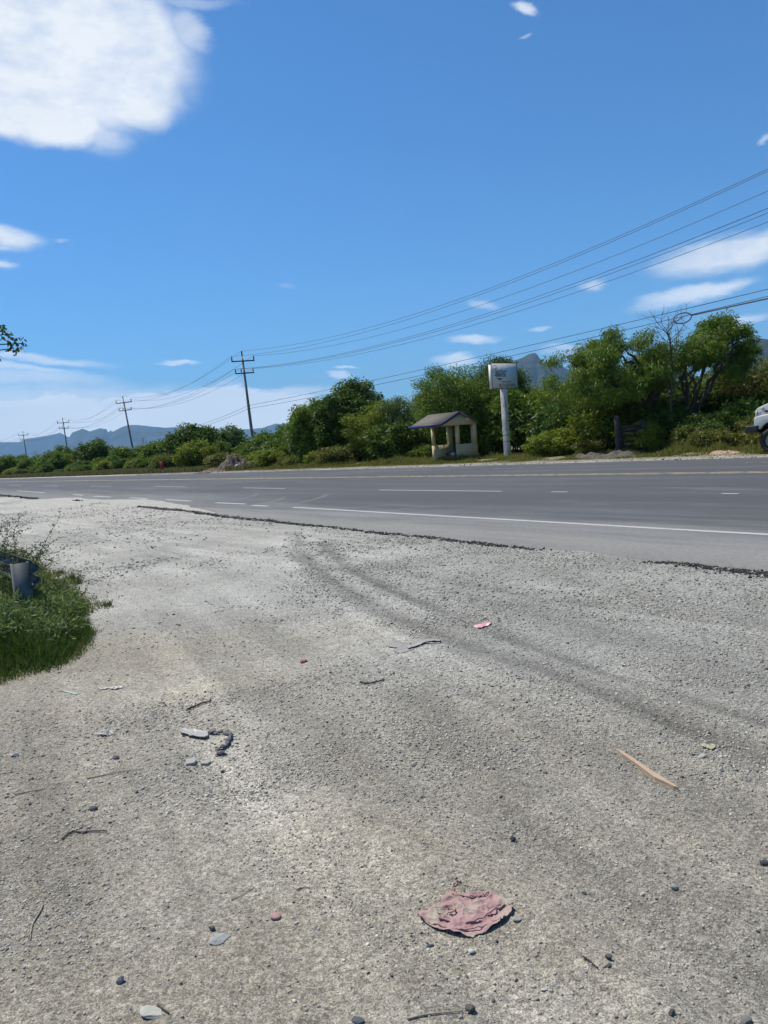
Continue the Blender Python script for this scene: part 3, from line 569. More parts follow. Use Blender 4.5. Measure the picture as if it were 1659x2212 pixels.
def make_tree(seed, Ht, Rx, Ry, z0, ncl, per, ln, wd, droop=.5, cr=(.45, .9), pal='mid', nlimb=6, lean=(0, 0), trunk_r=.14, fork=.22, stems=1, dead=0, gap=.0, woody=True, shape=None):
    rng = np.random.default_rng(seed); wood = MB(); crown = MB()
    cc = np.array([lean[0], lean[1], (Ht + z0) / 2]); rad = np.array([Rx, Ry, (Ht - z0) / 2])
    d = rng.normal(0, 1, (ncl * 6, 3)); d /= np.linalg.norm(d, axis=1, keepdims=True)
    lump = .70 + .55 * vn(d[:, 0] * 2.1 + 7, d[:, 1] * 2.1 + d[:, 2] * 1.7, seed, d[:, 2] * 2.1 + 3)
    r = (rng.random(len(d)) ** .38) * lump; cen = cc + d * rad * r[:, None]
    if shape is not None: cen = cen[shape(cen)]
    if gap: cen = cen[vn(cen[:, 0] * .9, cen[:, 2] * .9, seed + 3, cen[:, 1] * .9) > gap]
    cen = cen[(cen[:, 2] > z0 * .6 + .1) & (cen[:, 2] < Ht * 1.02)][:ncl]
    nodes = []
    base = np.array([0., 0, -.15]); fk = np.array([lean[0] * .25, lean[1] * .25, Ht * fork])
    roots_ = [base + (rng.normal(0, .25 * (stems > 1), 3) * [1, 1, 0]) for _ in range(stems)]
    if stems == 1: tp = bez(base, fk, rng.normal(0, .06, 3) * Ht * [1, 1, 0], 8, rng, .01 * Ht * .3); wood.tube(tp, np.linspace(trunk_r * 1.25, trunk_r * .85, 8), 8)
    for i in range(nlimb):
        a = 2 * math.pi * (i + rng.uniform(-.3, .3)) / nlimb; u = rng.uniform(.35, .85); zz = rng.uniform(.15, .75)
        tip = cc + rad * np.array([math.cos(a) * u, math.sin(a) * u, zz - .15])
        st = fk if stems == 1 else roots_[i % stems]
        L_ = np.linalg.norm(tip - st); p = bez(st, tip, np.array([0, 0, .16 * L_]) + rng.normal(0, .07, 3) * L_, 12, rng, .018 * L_)
        r0__ = trunk_r * rng.uniform(.5, .75); wood.tube(p, np.linspace(r0__, r0__ * .22, 12), 6); nodes.append(np.column_stack([p[3:], np.linspace(r0__, r0__ * .22, 12)[3:]]))
    nodes = np.concatenate(nodes)
    for c in cen[:max(10, int(len(cen) * .75))]:
        dd = np.linalg.norm(nodes[:, :3] - c, axis=1) + .7 * np.clip(nodes[:, 2] - c[2], 0, None); j = int(np.argmin(dd))
        if dd[j] < .15: continue
        p = bez(nodes[j, :3], c, np.array([0, 0, .10 * dd[j]]) + rng.normal(0, .10, 3) * dd[j], 6, rng, .03 * dd[j]); rr_ = min(nodes[j, 3] * .6, .02 + .02 * dd[j])
        wood.tube(p, np.linspace(rr_, .007, 6), 4, caps=False)
        if len(nodes) < 900: nodes = np.vstack([nodes, np.column_stack([p[2:], np.linspace(rr_, .008, 6)[2:]])])
    sp = rng.uniform(*cr, len(cen))
    leaves(crown, rng, cen, per, sp, ln, wd, droop, GREENS[pal])
    return wood, crown
def place_tree(name, label, group, seed, px, Y, ytop, wpx, cat='tree', ybase=None, **k):
    g = ray(px, 948 + (829.5 - px) * .0772); x = g[0] / g[1] * Y; top = D(px, ytop, Y)[2]; zg = gz(x, Y)
    Ht = top - zg; R_ = wpx / 2 / F * math.hypot(x, Y)
    k.setdefault('Ry', R_ * .9)
    w, c = make_tree(seed, Ht, R_, **k)
    o = empty(name, (x, Y, zg)); tag(o, label, cat, group)
    w.build('trunk', mbark, o, smooth=True); c.build('crown', mleaf, o)
    return o
TG = 'trees of the roadside thicket'
S_ = dict(z0=.6, ncl=260, per=150, ln=.17, wd=.055, droop=.55, cr=(.35, .75))
T1 = place_tree('mesquite_tree', 'wide spreading mesquite with feathery crown and dark leaning limbs, directly behind the wooden gate', TG, 11, 1428, 37.5, 712, 268, pal='mid', **{**S_, 'ncl': 330, 'per': 150, 'z0': 1.9, 'gap': .40, 'cr': (.25, .62), 'nlimb': 12, 'lean': (-2.35, 0), 'trunk_r': .24, 'fork': .26, 'ln': .19, 'wd': .042, 'droop': .9})
T3 = place_tree('mesquite_tree', 'tall open mesquite whose leafy top stands highest, by the hanging cable loop', TG, 12, 1462, 36.8, 690, 190, pal='mid', **{**S_, 'ncl': 210, 'per': 140, 'z0': 2.9, 'gap': .44, 'cr': (.22, .55), 'nlimb': 8, 'trunk_r': .15, 'fork': .12, 'lean': (1.75, 0), 'ln': .19, 'wd': .042, 'droop': .85})
T4 = place_tree('mesquite_tree', 'thin olive mesquite with long bare side limbs, before the green mountain by the truck', TG, 13, 1625, 39.5, 775, 170, pal='olive', **{**S_, 'ncl': 110, 'per': 70, 'z0': 1.5, 'gap': .36, 'nlimb': 7, 'trunk_r': .15, 'fork': .3, 'ln': .22, 'wd': .06})
T5 = place_tree('huisache_tree', 'low rounded tree with yellow-green leaves between the white signboard and the wide mesquite', TG, 14, 1180, 49, 834, 140, pal='lit', **{**S_, 'ncl': 210, 'gap': .2})
T6 = place_tree('huisache_tree', 'tall tree rising directly behind the white signboard', TG, 15, 1082, 51, 772, 130, pal='dark', **{**S_, 'ncl': 270, 'gap': .22})
T7 = place_tree('huisache_tree', 'big dark tree drooping over the roof of the small bus shelter', TG, 16, 980, 49, 790, 175, pal='mid', **{**S_, 'ncl': 420, 'per': 95, 'z0': 1.0, 'gap': .18, 'trunk_r': .2, 'droop': .8})
T8 = place_tree('huisache_tree', 'airy tree with gaps of sky in its crown, left of the bus shelter', TG, 17, 868, 54.5, 838, 88, pal='grey', **{**S_, 'ncl': 120, 'per': 70, 'gap': .42, 'z0': 1.2})
T9 = place_tree('huisache_tree', 'tallest dense tree of the clump between the concrete pole and the bus shelter', TG, 18, 765, 58, 826, 150, pal='dark', **{**S_, 'ncl': 380, 'gap': .2, 'ln': .26, 'wd': .09})
T10 = place_tree('huisache_tree', 'dense tree sloping down to the left beside the nearest concrete pole', TG, 19, 695, 60, 868, 130, pal='mid', **{**S_, 'ncl': 300, 'gap': .15, 'ln': .26, 'wd': .09})
T10b = place_tree('huisache_tree', 'ragged grey-green tree at the left end of the clump beside the nearest concrete pole', TG, 20, 655, 64, 880, 55, pal='grey', **{**S_, 'ncl': 110, 'gap': .3, 'ln': .26, 'wd': .09})
T11 = place_tree('huisache_tree', 'slim grey-green tree standing in the gap just left of the shelter roof', TG, 21, 905, 57, 862, 45, pal='grey', **{**S_, 'ncl': 70, 'per': 60, 'gap': .4})
T21 = place_tree('huisache_tree', 'yellow-green lower tree in front of the tallest clump, halfway between pole and shelter', TG, 33, 810, 55.5, 872, 130, pal='lit', **{**S_, 'ncl': 260, 'gap': .2, 'z0': .3})
T22 = place_tree('huisache_tree', 'low dark spreading tree right beside the right wall of the bus shelter', TG, 34, 1045, 50, 862, 110, pal='dark', **{**S_, 'ncl': 230, 'gap': .15, 'z0': .3})
T23 = place_tree('huisache_tree', 'low dense tree in shade between the signboard post and the gate', TG, 35, 1235, 42, 868, 130, pal='dark', **{**S_, 'ncl': 230, 'gap': .2, 'z0': .3})
F_ = dict(z0=.5, ncl=170, per=70, ln=.38, wd=.15, droop=.4, cr=(.5, 1.0))
T12 = place_tree('huisache_tree', 'broad rounded dark tree between the two nearest concrete poles', TG, 22, 418, 84, 921, 100, pal='dark', **{**F_, 'ncl': 240})
T13 = place_tree('huisache_tree', 'pale airy tree with thin crown, just left of the nearest concrete pole', TG, 23, 503, 88, 922, 62, pal='grey', **{**F_, 'gap': .36, 'ncl': 110})
T14 = place_tree('huisache_tree', 'round dark tree standing between the second and third concrete poles', TG, 24, 211, 118, 951, 72, pal='dark', **F_)
T15 = place_tree('huisache_tree', 'dark bushy tree immediately left of the third concrete pole', TG, 25, 120, 140, 977, 52, pal='mid', **F_)
T16 = place_tree('huisache_tree', 'bushy tree on the far left edge of the thicket beside the farthest pole', TG, 26, 15, 150, 985, 55, pal='mid', **F_)
T17 = place_tree('huisache_tree', 'low dark tree right of the round tree between the second and third poles', TG, 27, 262, 112, 966, 40, pal='mid', **F_)
T18 = place_tree('huisache_tree', 'ragged low tree just right of the second concrete pole', TG, 28, 345, 98, 955, 60, pal='mid', **F_)
T19 = place_tree('huisache_tree', 'yellow-green low tree behind the earth heap and nearest pole', TG, 29, 590, 72, 935, 90, pal='mid', **{**F_, 'ncl': 170})
T20 = place_tree('huisache_tree', 'dark low tree between the third and the farthest concrete poles', TG, 30, 170, 128, 975, 40, pal='dark', **F_)

# bare dead tree
rng = np.random.default_rng(5); bx = ray(1452, 900); bx = bx[0] / bx[1] * 35.8; dz = gz(bx, 35.8)
dt = empty('dead_tree', (bx, 35.8, dz)); tag(dt, 'leafless dead tree with pale forked twigs between the two tallest mesquites', 'tree', TG)
dw = MB(); tips = []
tpx = [(1447, 960), (1449, 880), (1452, 800), (1448, 740), (1440, 712)]
P0_ = np.array([D(a, b, 35.8) - np.array([bx, 35.8, dz]) for a, b in tpx]); P0_[0][2] = -.1
t_ = np.linspace(0, 4, 16); P0s = np.stack([np.interp(t_, range(5), P0_[:, q]) for q in range(3)], 1); dw.tube(P0s, np.linspace(.085, .018, 16), 6)
def twig(a, d, L_, r, dep):
    n = 6; p = [a]
    for _ in range(n): d = d + rng.normal(0, .16, 3); d[2] += .05; d /= np.linalg.norm(d); p.append(p[-1] + d * L_ / n)
    p = np.array(p); dw.tube(p, np.linspace(r, r * .4, n + 1), 4, caps=False)
    if dep:
        for _ in range(3): i_ = rng.integers(2, n + 1); twig(p[i_], d + rng.normal(0, .6, 3), L_ * rng.uniform(.45, .75), r * .5, dep - 1)
for i_ in range(4, 16):
    for sgn in (-1, 1): twig(P0s[i_], np.array([sgn * rng.uniform(.4, 1), rng.normal(0, .5), rng.uniform(.5, 1.2)]), rng.uniform(.6, 1.25), .020, 2)
dw.build('trunk', mdead, dt)

# shrubs of the understorey: a few kinds, copied
SG = 'shrubs massed under the roadside trees'
protos = []
for i_, (hh, R_, pal, ln_, wd_, gp) in enumerate(((2.3, 1.7, 'dark', .24, .085, .12), (1.7, 1.5, 'mid', .22, .08, .15), (2.8, 1.6, 'mid', .24, .08, .2), (1.2, 1.2, 'olive', .2, .06, .25), (2.0, 1.6, 'lit', .22, .08, .2))):
    w, c = make_tree(60 + i_, hh, R_, R_ * .9, .05, 120, 85, ln_, wd_, .35, (.25, .55), pal, 5, trunk_r=.05, fork=.1, stems=4, gap=gp)
    o = empty('shrub'); w.build('trunk', mbark, o); c.build('crown', mleaf, o); protos.append(o)
used = [False] * len(protos)
SL = {0: 'dense dark green shrub in the undergrowth behind the far side of the road', 1: 'mid green rounded shrub in the undergrowth behind the far side of the road',
      2: 'tall bushy shrub in the undergrowth behind the far side of the road', 3: 'low olive green shrub on the grassy far verge of the road', 4: 'yellow-green shrub in the undergrowth behind the far side of the road'}
rng = np.random.default_rng(99)
def shrub(kd, p, t, sc, rz=None):
    if not used[kd]: o = protos[kd]; used[kd] = True
    else: o = copy_tree(protos[kd])
    x, y = xy(np.array([p]), np.array([t]))[0]; o.location = (x, y, gz(x, y) - .05); o.scale = (sc * rng.uniform(.9, 1.2), sc * rng.uniform(.9, 1.2), sc * rng.uniform(.85, 1.15)); o.rotation_euler = (0, 0, rng.uniform(0, 6.28))
    tag(o, SL[kd], 'shrub', SG)
def clear(p, t):                            # keep the shelter, the sign, the gate and the earth heap free
    x, y = xy(np.array([p]), np.array([t]))[0]
    for (cx_, cy_, rr__) in ((4.3, 46.2, 3.2), (7.1, 42.6, 1.7), (-12.2, 64.5, 3.6), (11.5, 33.6, 1.9)):
        if math.hypot(x - cx_, y - cy_) < rr__: return False
    if p < 33.5 and y < 52 and -2 < x < 20 and p < 32.5: return False
    return True
for (p0, kinds, step, sc0) in ((32.6, (1, 3, 4, 0), 2.6, .85), (35.2, (0, 1, 2), 2.7, 1.1), (39.5, (0, 2, 2), 4.2, 1.45)):
    t = -1.0 if p0 < 34 else -6.0
    while t < 175:
        p = p0 + rng.normal(0, .5)
        if clear(p, t): shrub(int(rng.choice(kinds)), p, t, sc0 * rng.choice([.55, .75, .95, 1.15, 1.35] if (t < 60 and p0 < 39) else [.6, .75, .9, 1.0]) * (.85 if p0 > 39 and t < 14 else 1.0))
        t += step * rng.uniform(.6, 1.5) * (1 if t < 60 else 1.5)
rs_ = np.random.default_rng(404)
for t in np.arange(-6, 60, 1.7):
    kd = int(rs_.choice([3, 3, 1, 4])); p = 31.0 + rs_.normal(0, .45) + (1.2 if 7 < t < 17 else 0)
    if clear(p + (3 if not 3 < t < 40 else 3), t) and not (26.5 < t < 36.5) and not (35 < t < 48): shrub(kd, p, t + rs_.normal(0, .4), rs_.uniform(.42, .72))
gtp, gtt = pt(11.6, 34.8)
for (kd, dp_, dt_, sc) in ((0, 2.4, 0, .8), (0, 2.6, 2, .9), (0, 2.2, -2.2, .8), (0, 3.5, 1, 1.1), (0, 1.3, -2.3, .55)): shrub(kd, gtp + dp_, gtt + dt_, sc)  # extra dark shrubs added around the gate to deepen the gloom there
for (kd, p, t, sc) in ((3, 31.0, 14.5, .8), (3, 30.6, 8.6, .9), (3, 30.8, 7.0, .8), (1, 30.9, 5.4, .7), (3, 31.6, 18.5, .8), (3, 31.2, 3.0, .9), (0, 32.0, 10.2, .95), (3, 30.5, 45, 1.0), (3, 30.2, 62, 1.1), (4, 31, 70, 1.2), (3, 30.4, 76, 1.2)):
    shrub(kd, p, t, sc)
# thicket fading into the distance
fb = MB(); n = 1500; t = rng.uniform(170, 900, n); p = 33 + rng.exponential(18, n) + 2; q = xy(p, t)
cen = np.column_stack([q, rng.uniform(.3, 3.2, n)]); leaves(fb, rng, cen, 30, rng.uniform(1.0, 2.4, n), 1.1, .6, .2, GREENS['dark'])
n = 2600; xx = rng.uniform(-60, 120, n); yy = rng.uniform(60, 130, n); pp, _ = pt(xx, yy); kk = pp > 44; cen = np.column_stack([xx, yy, rng.uniform(.2, 2.6, n)])[kk]
leaves(fb, rng, cen, 34, rng.uniform(.8, 1.7, len(cen)), .6, .3, .2, GREENS['dark'])
tag(fb.build('undergrowth', mleaf), 'distant scrub fading away behind the roadside trees', kind='stuff')

# ------------------------------------------------------------------ grass and weeds
mgr = mat('grass_blade', attr=True, rough=.6, spec=.25, trans=.35)
def blades(mb, rng, x, y, h, w, bend, c0, c1):
    n = len(x); z = hgt(x, y) - .01; a = rng.uniform(0, 6.283, n); ax, ay = np.cos(a), np.sin(a); b = bend * h * rng.uniform(.3, 1.2, n); a2 = rng.uniform(0, 6.283, n); bx_, by_ = np.cos(a2) * b, np.sin(a2) * b
    w = w * rng.uniform(.7, 1.3, n)
    v = np.stack([np.stack([x - ax * w, y - ay * w, z], 1), np.stack([x + ax * w, y + ay * w, z], 1),
                  np.stack([x + bx_ * .4 + ax * w * .8, y + by_ * .4 + ay * w * .8, z + h * .6], 1), np.stack([x + bx_ * .4 - ax * w * .8, y + by_ * .4 - ay * w * .8, z + h * .6], 1),
                  np.stack([x + bx_, y + by_, z + h * .93], 1)], 1).reshape(-1, 3)
    i = np.arange(n) * 5; mb.f.append(np.stack([i, i + 1, i + 2, i + 3], 1) + mb.n); mb.f.append(np.stack([i + 3, i + 2, i + 4], 1) + mb.n)
    t = rng.random((n, 1)); c = np.array(c0) * (1 - t) + np.array(c1) * t; c *= rng.uniform(.8, 1.2, (n, 1))
    mb.v.append(v); mb.c.append(np.repeat(c, 5, 0)); mb.n += len(v)
rng = np.random.default_rng(31)
# far verge
vg = MB(); n = 150000; t = rng.uniform(-14, 60, n); p = 27.9 + rng.gamma(1.6, 1.3, n) + .55 * fbm(t * .6, t * 0, 12, 4); q = xy(p, t)
den = sstep(-.25, .1, fbm(q[:, 0] * .7, q[:, 1] * .7, 61, 4) + .05); kp = (rng.random(n) < den) & (p < 34); q = q[kp]; p = p[kp]
hh = (.05 + .34 * vn(q[:, 0] * 1.1, q[:, 1] * 1.1, 15) ** 2) * np.clip((p - 27.3) / 1.8, .25, 1.3) * rng.uniform(.4, 1.5, len(p))
blades(vg, rng, q[:, 0], q[:, 1], hh, .012, .5, (.11, .135, .016), (.25, .23, .06))
n = 90000; t = rng.uniform(55, 200, n); p = 27.9 + rng.gamma(1.6, 1.5, n); kp = p < 34; q = xy(p[kp], t[kp]); blades(vg, rng, q[:, 0], q[:, 1], rng.uniform(.1, .55, kp.sum()), .03, .5, (.10, .11, .03), (.19, .17, .07))
tag(vg.build('grass', mgr), 'yellow-green grass along the far verge of the road', kind='stuff')

# near clump at the left edge of the picture
edge = np.array([G(*q_)[:2] for q_ in [(-330, 1560), (-150, 1530), (0, 1484), (60, 1462), (120, 1452), (175, 1425), (210, 1392), (231, 1365), (215, 1330), (200, 1300), (165, 1280), (135, 1262), (115, 1245), (85, 1225)]])
poly = np.vstack([edge, [(-8.5, 13.5), (-9.5, 11), (-9.5, 5)]])
def inpoly(x, y, P):
    r = np.zeros(x.shape, bool); j = len(P) - 1
    for i in range(len(P)):
        c_ = ((P[i, 1] > y) != (P[j, 1] > y)) & (x < (P[j, 0] - P[i, 0]) * (y - P[i, 1]) / (P[j, 1] - P[i, 1] + 1e-12) + P[i, 0]); r ^= c_; j = i
    return r
def near_pts(n):
    x = rng.uniform(-9.5, -2, n); y = rng.uniform(4.5, 13.5, n); dn = .5 * fbm(x * 2.2, y * 2.2, 88, 5); k_ = inpoly(x + dn, y + dn, poly) & (x > -.56 * y - 1.4); x, y = x[k_], y[k_]
    return x, y, dist_poly(x, y, edge)
ng = MB(); x, y, d = near_pts(420000); k_ = rng.random(len(x)) < np.clip(d / .18, .12, 1); x, y, d = x[k_], y[k_], d[k_]
hh = (.05 + .27 * np.clip(d / .7, 0, 1) * (.35 + 1.0 * vn(x * 3.5, y * 3.5, 5))) * rng.uniform(.45, 1.3, len(x))
blades(ng, rng, x, y, hh, .0032, .7, (.030, .072, .010), (.10, .145, .026))
x, y, d = near_pts(60000); k_ = rng.random(len(x)) < np.exp(-(d / .25) ** 2) * .5; blades(ng, rng, x[k_], y[k_], rng.uniform(.03, .10, k_.sum()), .003, 1.2, (.30, .26, .12), (.22, .20, .07))
tag(ng.build('grass', mgr), 'lush green grass clump at the left edge of the dirt lot', kind='stuff')
wd_ = MB(); x, y, d = near_pts(26000); k_ = (d > .22) & (rng.random(len(x)) < .6 * sstep(-.15, .12, fbm(x * 1.6, y * 1.6, 44, 3) + .12 * np.clip((y - 7) / 1.5, -1, 1))); x, y, d = x[k_], y[k_], d[k_]
hh = .14 + .34 * np.clip(d / .9, 0, 1) * rng.uniform(.5, 1.2, len(x)); cen = np.column_stack([x, y, hgt(x, y) + hh * .7])
leaves(wd_, rng, cen, 16, np.full(len(cen), .11), .075, .017, -.1, ((.08, .14, .03), (.21, .26, .095)))
x, y, d = near_pts(5000); k_ = (d > .15) & (y > 8.2); x, y = x[k_], y[k_]; cen = np.column_stack([x, y, hgt(x, y) + rng.uniform(.06, .36, len(x))]); leaves(wd_, rng, cen, 14, np.full(len(cen), .12), .05, .016, .1, ((.09, .12, .03), (.20, .19, .06)))
tag(wd_.build('weeds', mgr), 'broad-leaved weeds growing through the grass round the guardrail end', kind='stuff')
# twiggy shrub behind the guardrail
sb = empty('wild_shrub', (-4.75, 9.0, 0)); tag(sb, 'sparse twiggy shrub with tiny leaves rising behind the guardrail end', 'shrub')
sw = MB(); sl = MB(); rng = np.random.default_rng(14); cl = []
def stem(a, d, L_, r, dep):
    n = 8; p = [a]
    for _ in range(n): d = d + rng.normal(0, .10, 3); d[2] -= .015; d = d / np.linalg.norm(d); p.append(p[-1] + d * L_ / n)
    p = np.array(p); sw.tube(p, np.linspace(r, r * .4, n + 1), 4, caps=False)
    for q_ in p[2:]: cl.append(q_); cl.append((q_ + rng.normal(0, .02, 3)))
    if dep:
        for i_ in range(3, n + 1): stem(p[i_], d + rng.normal(0, .5, 3), L_ * rng.uniform(.35, .55), r * .5, dep - 1)
for i_ in range(22):
    a = rng.uniform(0, 6.28); stem(np.array([rng.normal(0, .22), rng.normal(0, .25), .0]), np.array([math.cos(a) * .45 + .22, math.sin(a) * .45, rng.uniform(.7, 1.15)]), rng.uniform(.75, 1.15), .006, 1)
cl = np.array(cl); leaves(sl, rng, cl, 3, np.full(len(cl), .022), .030, .014, 0, ((.05, .075, .03), (.12, .15, .06)))
sw.build('stem', mbark, sb); sl.build('foliage', mleaf, sb)
# branch of a tree standing just outside the picture on the left
LB = np.array([-3.5, 2.3, 0]); lt = empty('broadleaf_tree', LB); tag(lt, 'glossy dark leafy branch tip reaching into the sky from the left edge', 'tree')
lw = MB(); ll = MB(); rng = np.random.default_rng(21); DB = 2.75
lw.tube(bez(np.array([0, 0, -.1]), np.array([-.05, 0, 1.5]), np.array([.05, 0, 0]), 8, rng, .01), np.linspace(.08, .05, 8), 8)
cs = []; tips_ = [D(48, 742, DB) - LB, D(30, 752, DB) - LB, D(14, 722, DB) - LB, D(2, 716, DB) - LB, D(-4, 765, DB) - LB, D(-40, 735, DB) - LB, D(-140, 690, DB) - LB, np.array([-.5, .2, 2.4]), np.array([-.3, -.4, 2.6]), np.array([.3, -.2, 2.5]), np.array([-.9, -.1, 2.3])]
for tip in tips_:
    p = bez(np.array([-.05, 0, 1.5]), tip, np.array([0, 0, .22]), 22, rng, .006); lw.tube(p, np.linspace(.02, .0016, 22), 5)
    for f_ in np.linspace(.5, 1.0, 26):
        b = p[int(f_ * 21)]; cs.append(b + rng.normal(0, .012, 3)); cs.append(b + rng.normal(0, .022, 3) * (1.9 - 1.5 * f_))
cs = np.array(cs); leaves(ll, rng, cs, 9, np.full(len(cs), .024), .019, .011, .45, ((.018, .042, .010), (.06, .09, .018)))
lw.build('trunk', mbark, lt, smooth=True); ll.build('crown', mleaf, lt)

# ------------------------------------------------------------------ bus shelter
mwall = mat('cream_plaster', (.50, .42, .225), .9, var=.10, vscale=3, color2=(.41, .345, .19))
mblue = mat('dark_blue_paint', (.022, .022, .11), .6, var=.25, vscale=8)
mslab = mat('weathered_concrete', (.135, .120, .095), .95, var=.35, vscale=6, color2=(.075, .067, .054), bump=.006, bscale=30)
L0 = G(935.6, 1001.6); sh_o = empty('bus_shelter', (L0[0], L0[1], gz(L0[0], L0[1]) - .03)); tag(sh_o, 'small cream bus shelter with gabled concrete roof and blue edge, beside the road', 'bus shelter')
def loc2(u, v): return -T2 * u + N2 * v          # u along the road to the right, v away from the road
def AF(V): V = np.asarray(V, float); q = V[:, :1] * -T2[None] + V[:, 1:2] * N2[None]; return np.column_stack([q, V[:, 2]])
HW, UL, UR, TW, DW = 2.05, 0.0, 2.28, .22, 1.5
def wall(u0, u1):
    m = MB(); m.box((u0, 0, 0), (u1, DW, .95), AF); m.box((u0, 0, .95), (u1, .15, HW), AF); m.box((u0, 1.22, .95), (u1, DW, HW), AF); return m.build('side_wall', mwall, sh_o)
wall(UL, UL + TW); wall(UR - TW, UR)
m = MB(); m.box((UL + TW, .95, 0), (UR - TW, DW - .05, .44), AF); m.build('bench', mblue, sh_o)
# gable boards and beams
VE0, VE1, ZE, ZR = -1.32, 1.55, 2.05, 2.68; VR = (VE0 + VE1) / 2
def prism(poly, u0, u1):
    n = len(poly); v = np.array([(u0, a, b) for a, b in poly] + [(u1, a, b) for a, b in poly]); m = MB(); v = AF(v); m.v.append(v); m.n = 2 * n
    m.f.append(np.array([[q, (q + 1) % n, n + (q + 1) % n, n + q] for q in range(n)]))
    m.f.append(np.array([[0, q, q + 1, q + 1] for q in range(1, n - 1)])[:, [0, 2, 1, 1]]); m.f.append(np.array([[n, n + q, n + q + 1, n + q + 1] for q in range(1, n - 1)])); return m
gp_ = [(VE0 + .06, ZE - .02), (VE1 - .06, ZE - .02), (VE1 - .06, ZE + .14), (VR, ZR - .02), (VE0 + .06, ZE + .10)]
prism(gp_, UR - .14, UR + .02).build('gable', mwall, sh_o); prism(gp_, UL - .02, UL + .14).build('gable', mwall, sh_o)
m = MB(); m.box((UL + .14, .02, HW), (UR - .14, .16, HW + .22), AF); m.box((UL + .14, DW - .17, HW), (UR - .14, DW - .03, HW + .22), AF); m.build('beam', mwall, sh_o)
rf_ = MB()
th_ = .11; uo0, uo1 = UL - .25, UR + .10
for (va, za, vb, zb) in ((VE0, ZE, VR, ZR), (VR, ZR, VE1, ZE + .04)):
    v = AF([(uo0, va, za), (uo1, va, za), (uo1, vb, zb), (uo0, vb, zb), (uo0, va, za + th_), (uo1, va, za + th_), (uo1, vb, zb + th_), (uo0, vb, zb + th_)])
    rf_.add(v, [(0, 3, 2, 1), (4, 5, 6, 7), (0, 1, 5, 4), (1, 2, 6, 5), (2, 3, 7, 6), (3, 0, 4, 7)])
roof = rf_.build('roof', mslab, sh_o)
fs = MB(); fs.box((uo0 - .02, VE0 - .025, ZE - .02), (uo1 + .02, VE0 - .003, ZE + th_ + .015), AF)
sl_ = (ZR - ZE) / (VR - VE0)
v = AF([(uo1 + .003, VE0 - .003, ZE - .02), (uo1 + .028, VE0 - .003, ZE - .02), (uo1 + .028, VR, ZR - .03), (uo1 + .003, VR, ZR - .03), (uo1 + .003, VE0 - .003, ZE + th_ + .015), (uo1 + .028, VE0 - .003, ZE + th_ + .015), (uo1 + .028, VR, ZR + th_ + .015), (uo1 + .003, VR, ZR + th_ + .015)])
fs.add(v, [(0, 3, 2, 1), (4, 5, 6, 7), (0, 1, 5, 4), (1, 2, 6, 5), (2, 3, 7, 6), (3, 0, 4, 7)])
v = AF([(UR - .4, VR + .003, ZR + th_ + .004), (uo1 + .028, VR + .003, ZR + th_ + .004), (uo1 + .028, VE1 - .42, ZE + .325), (UR - .4, VE1 - .42, ZE + .325), (UR - .4, VR + .003, ZR + th_ + .03), (uo1 + .028, VR + .003, ZR + th_ + .03), (uo1 + .028, VE1 - .42, ZE + .36), (UR - .4, VE1 - .42, ZE + .36)])
fs.add(v, [(0, 3, 2, 1), (4, 5, 6, 7), (0, 1, 5, 4), (1, 2, 6, 5), (2, 3, 7, 6), (3, 0, 4, 7)])
fs.build('fascia', mblue, roof)
m = MB(); m.box((-.35, -.55, -.25), (2.6, DW + .15, .05), AF); m.build('floor_slab', mslab, sh_o)

# ------------------------------------------------------------------ signboard
sgY = 42.9; r_ = ray(1096.5, 985); sx = r_[0] / r_[1] * sgY; sz = gz(sx, sgY)
sg = empty('signboard', (sx, sgY, sz)); tag(sg, 'weathered white advertising signboard on a square white post beside the bus shelter', 'signboard')
mwh = mat('weathered_white_panel', (.72, .72, .68), .9, var=.05, vscale=3, color2=(.62, .62, .59)); mpost = mat('chipped_white_post', (.66, .64, .58), .85, var=.12, vscale=3, color2=(.30, .28, .25), stretch=(1, 1, .4), bump=.004, bscale=18)
mrust = mat('rusty_frame', (.16, .10, .075), .8, var=.4, vscale=9); mtxt = mat('faded_dark_lettering', (.045, .06, .075), .8); mtxt2 = mat('faded_grey_lettering', (.16, .18, .21), .8)
zb_, zt_ = D(1093, 839, sgY)[2] - sz, D(1083, 785, sgY)[2] - sz
cz = (zb_ + zt_) / 2; hh_ = (zt_ - zb_) / 2; hw_ = 1.02
m = MB(); m.box((-.14, -.14, -.2), (.14, .14, zb_), AF); m.build('post', mpost, sg, bevel=.02)
m = MB()
for z_ in (1.18, .83): m.box((-.147, -.147, z_), (.147, .147, z_ + .035), AF)
m.build('strap', mrust, sg)
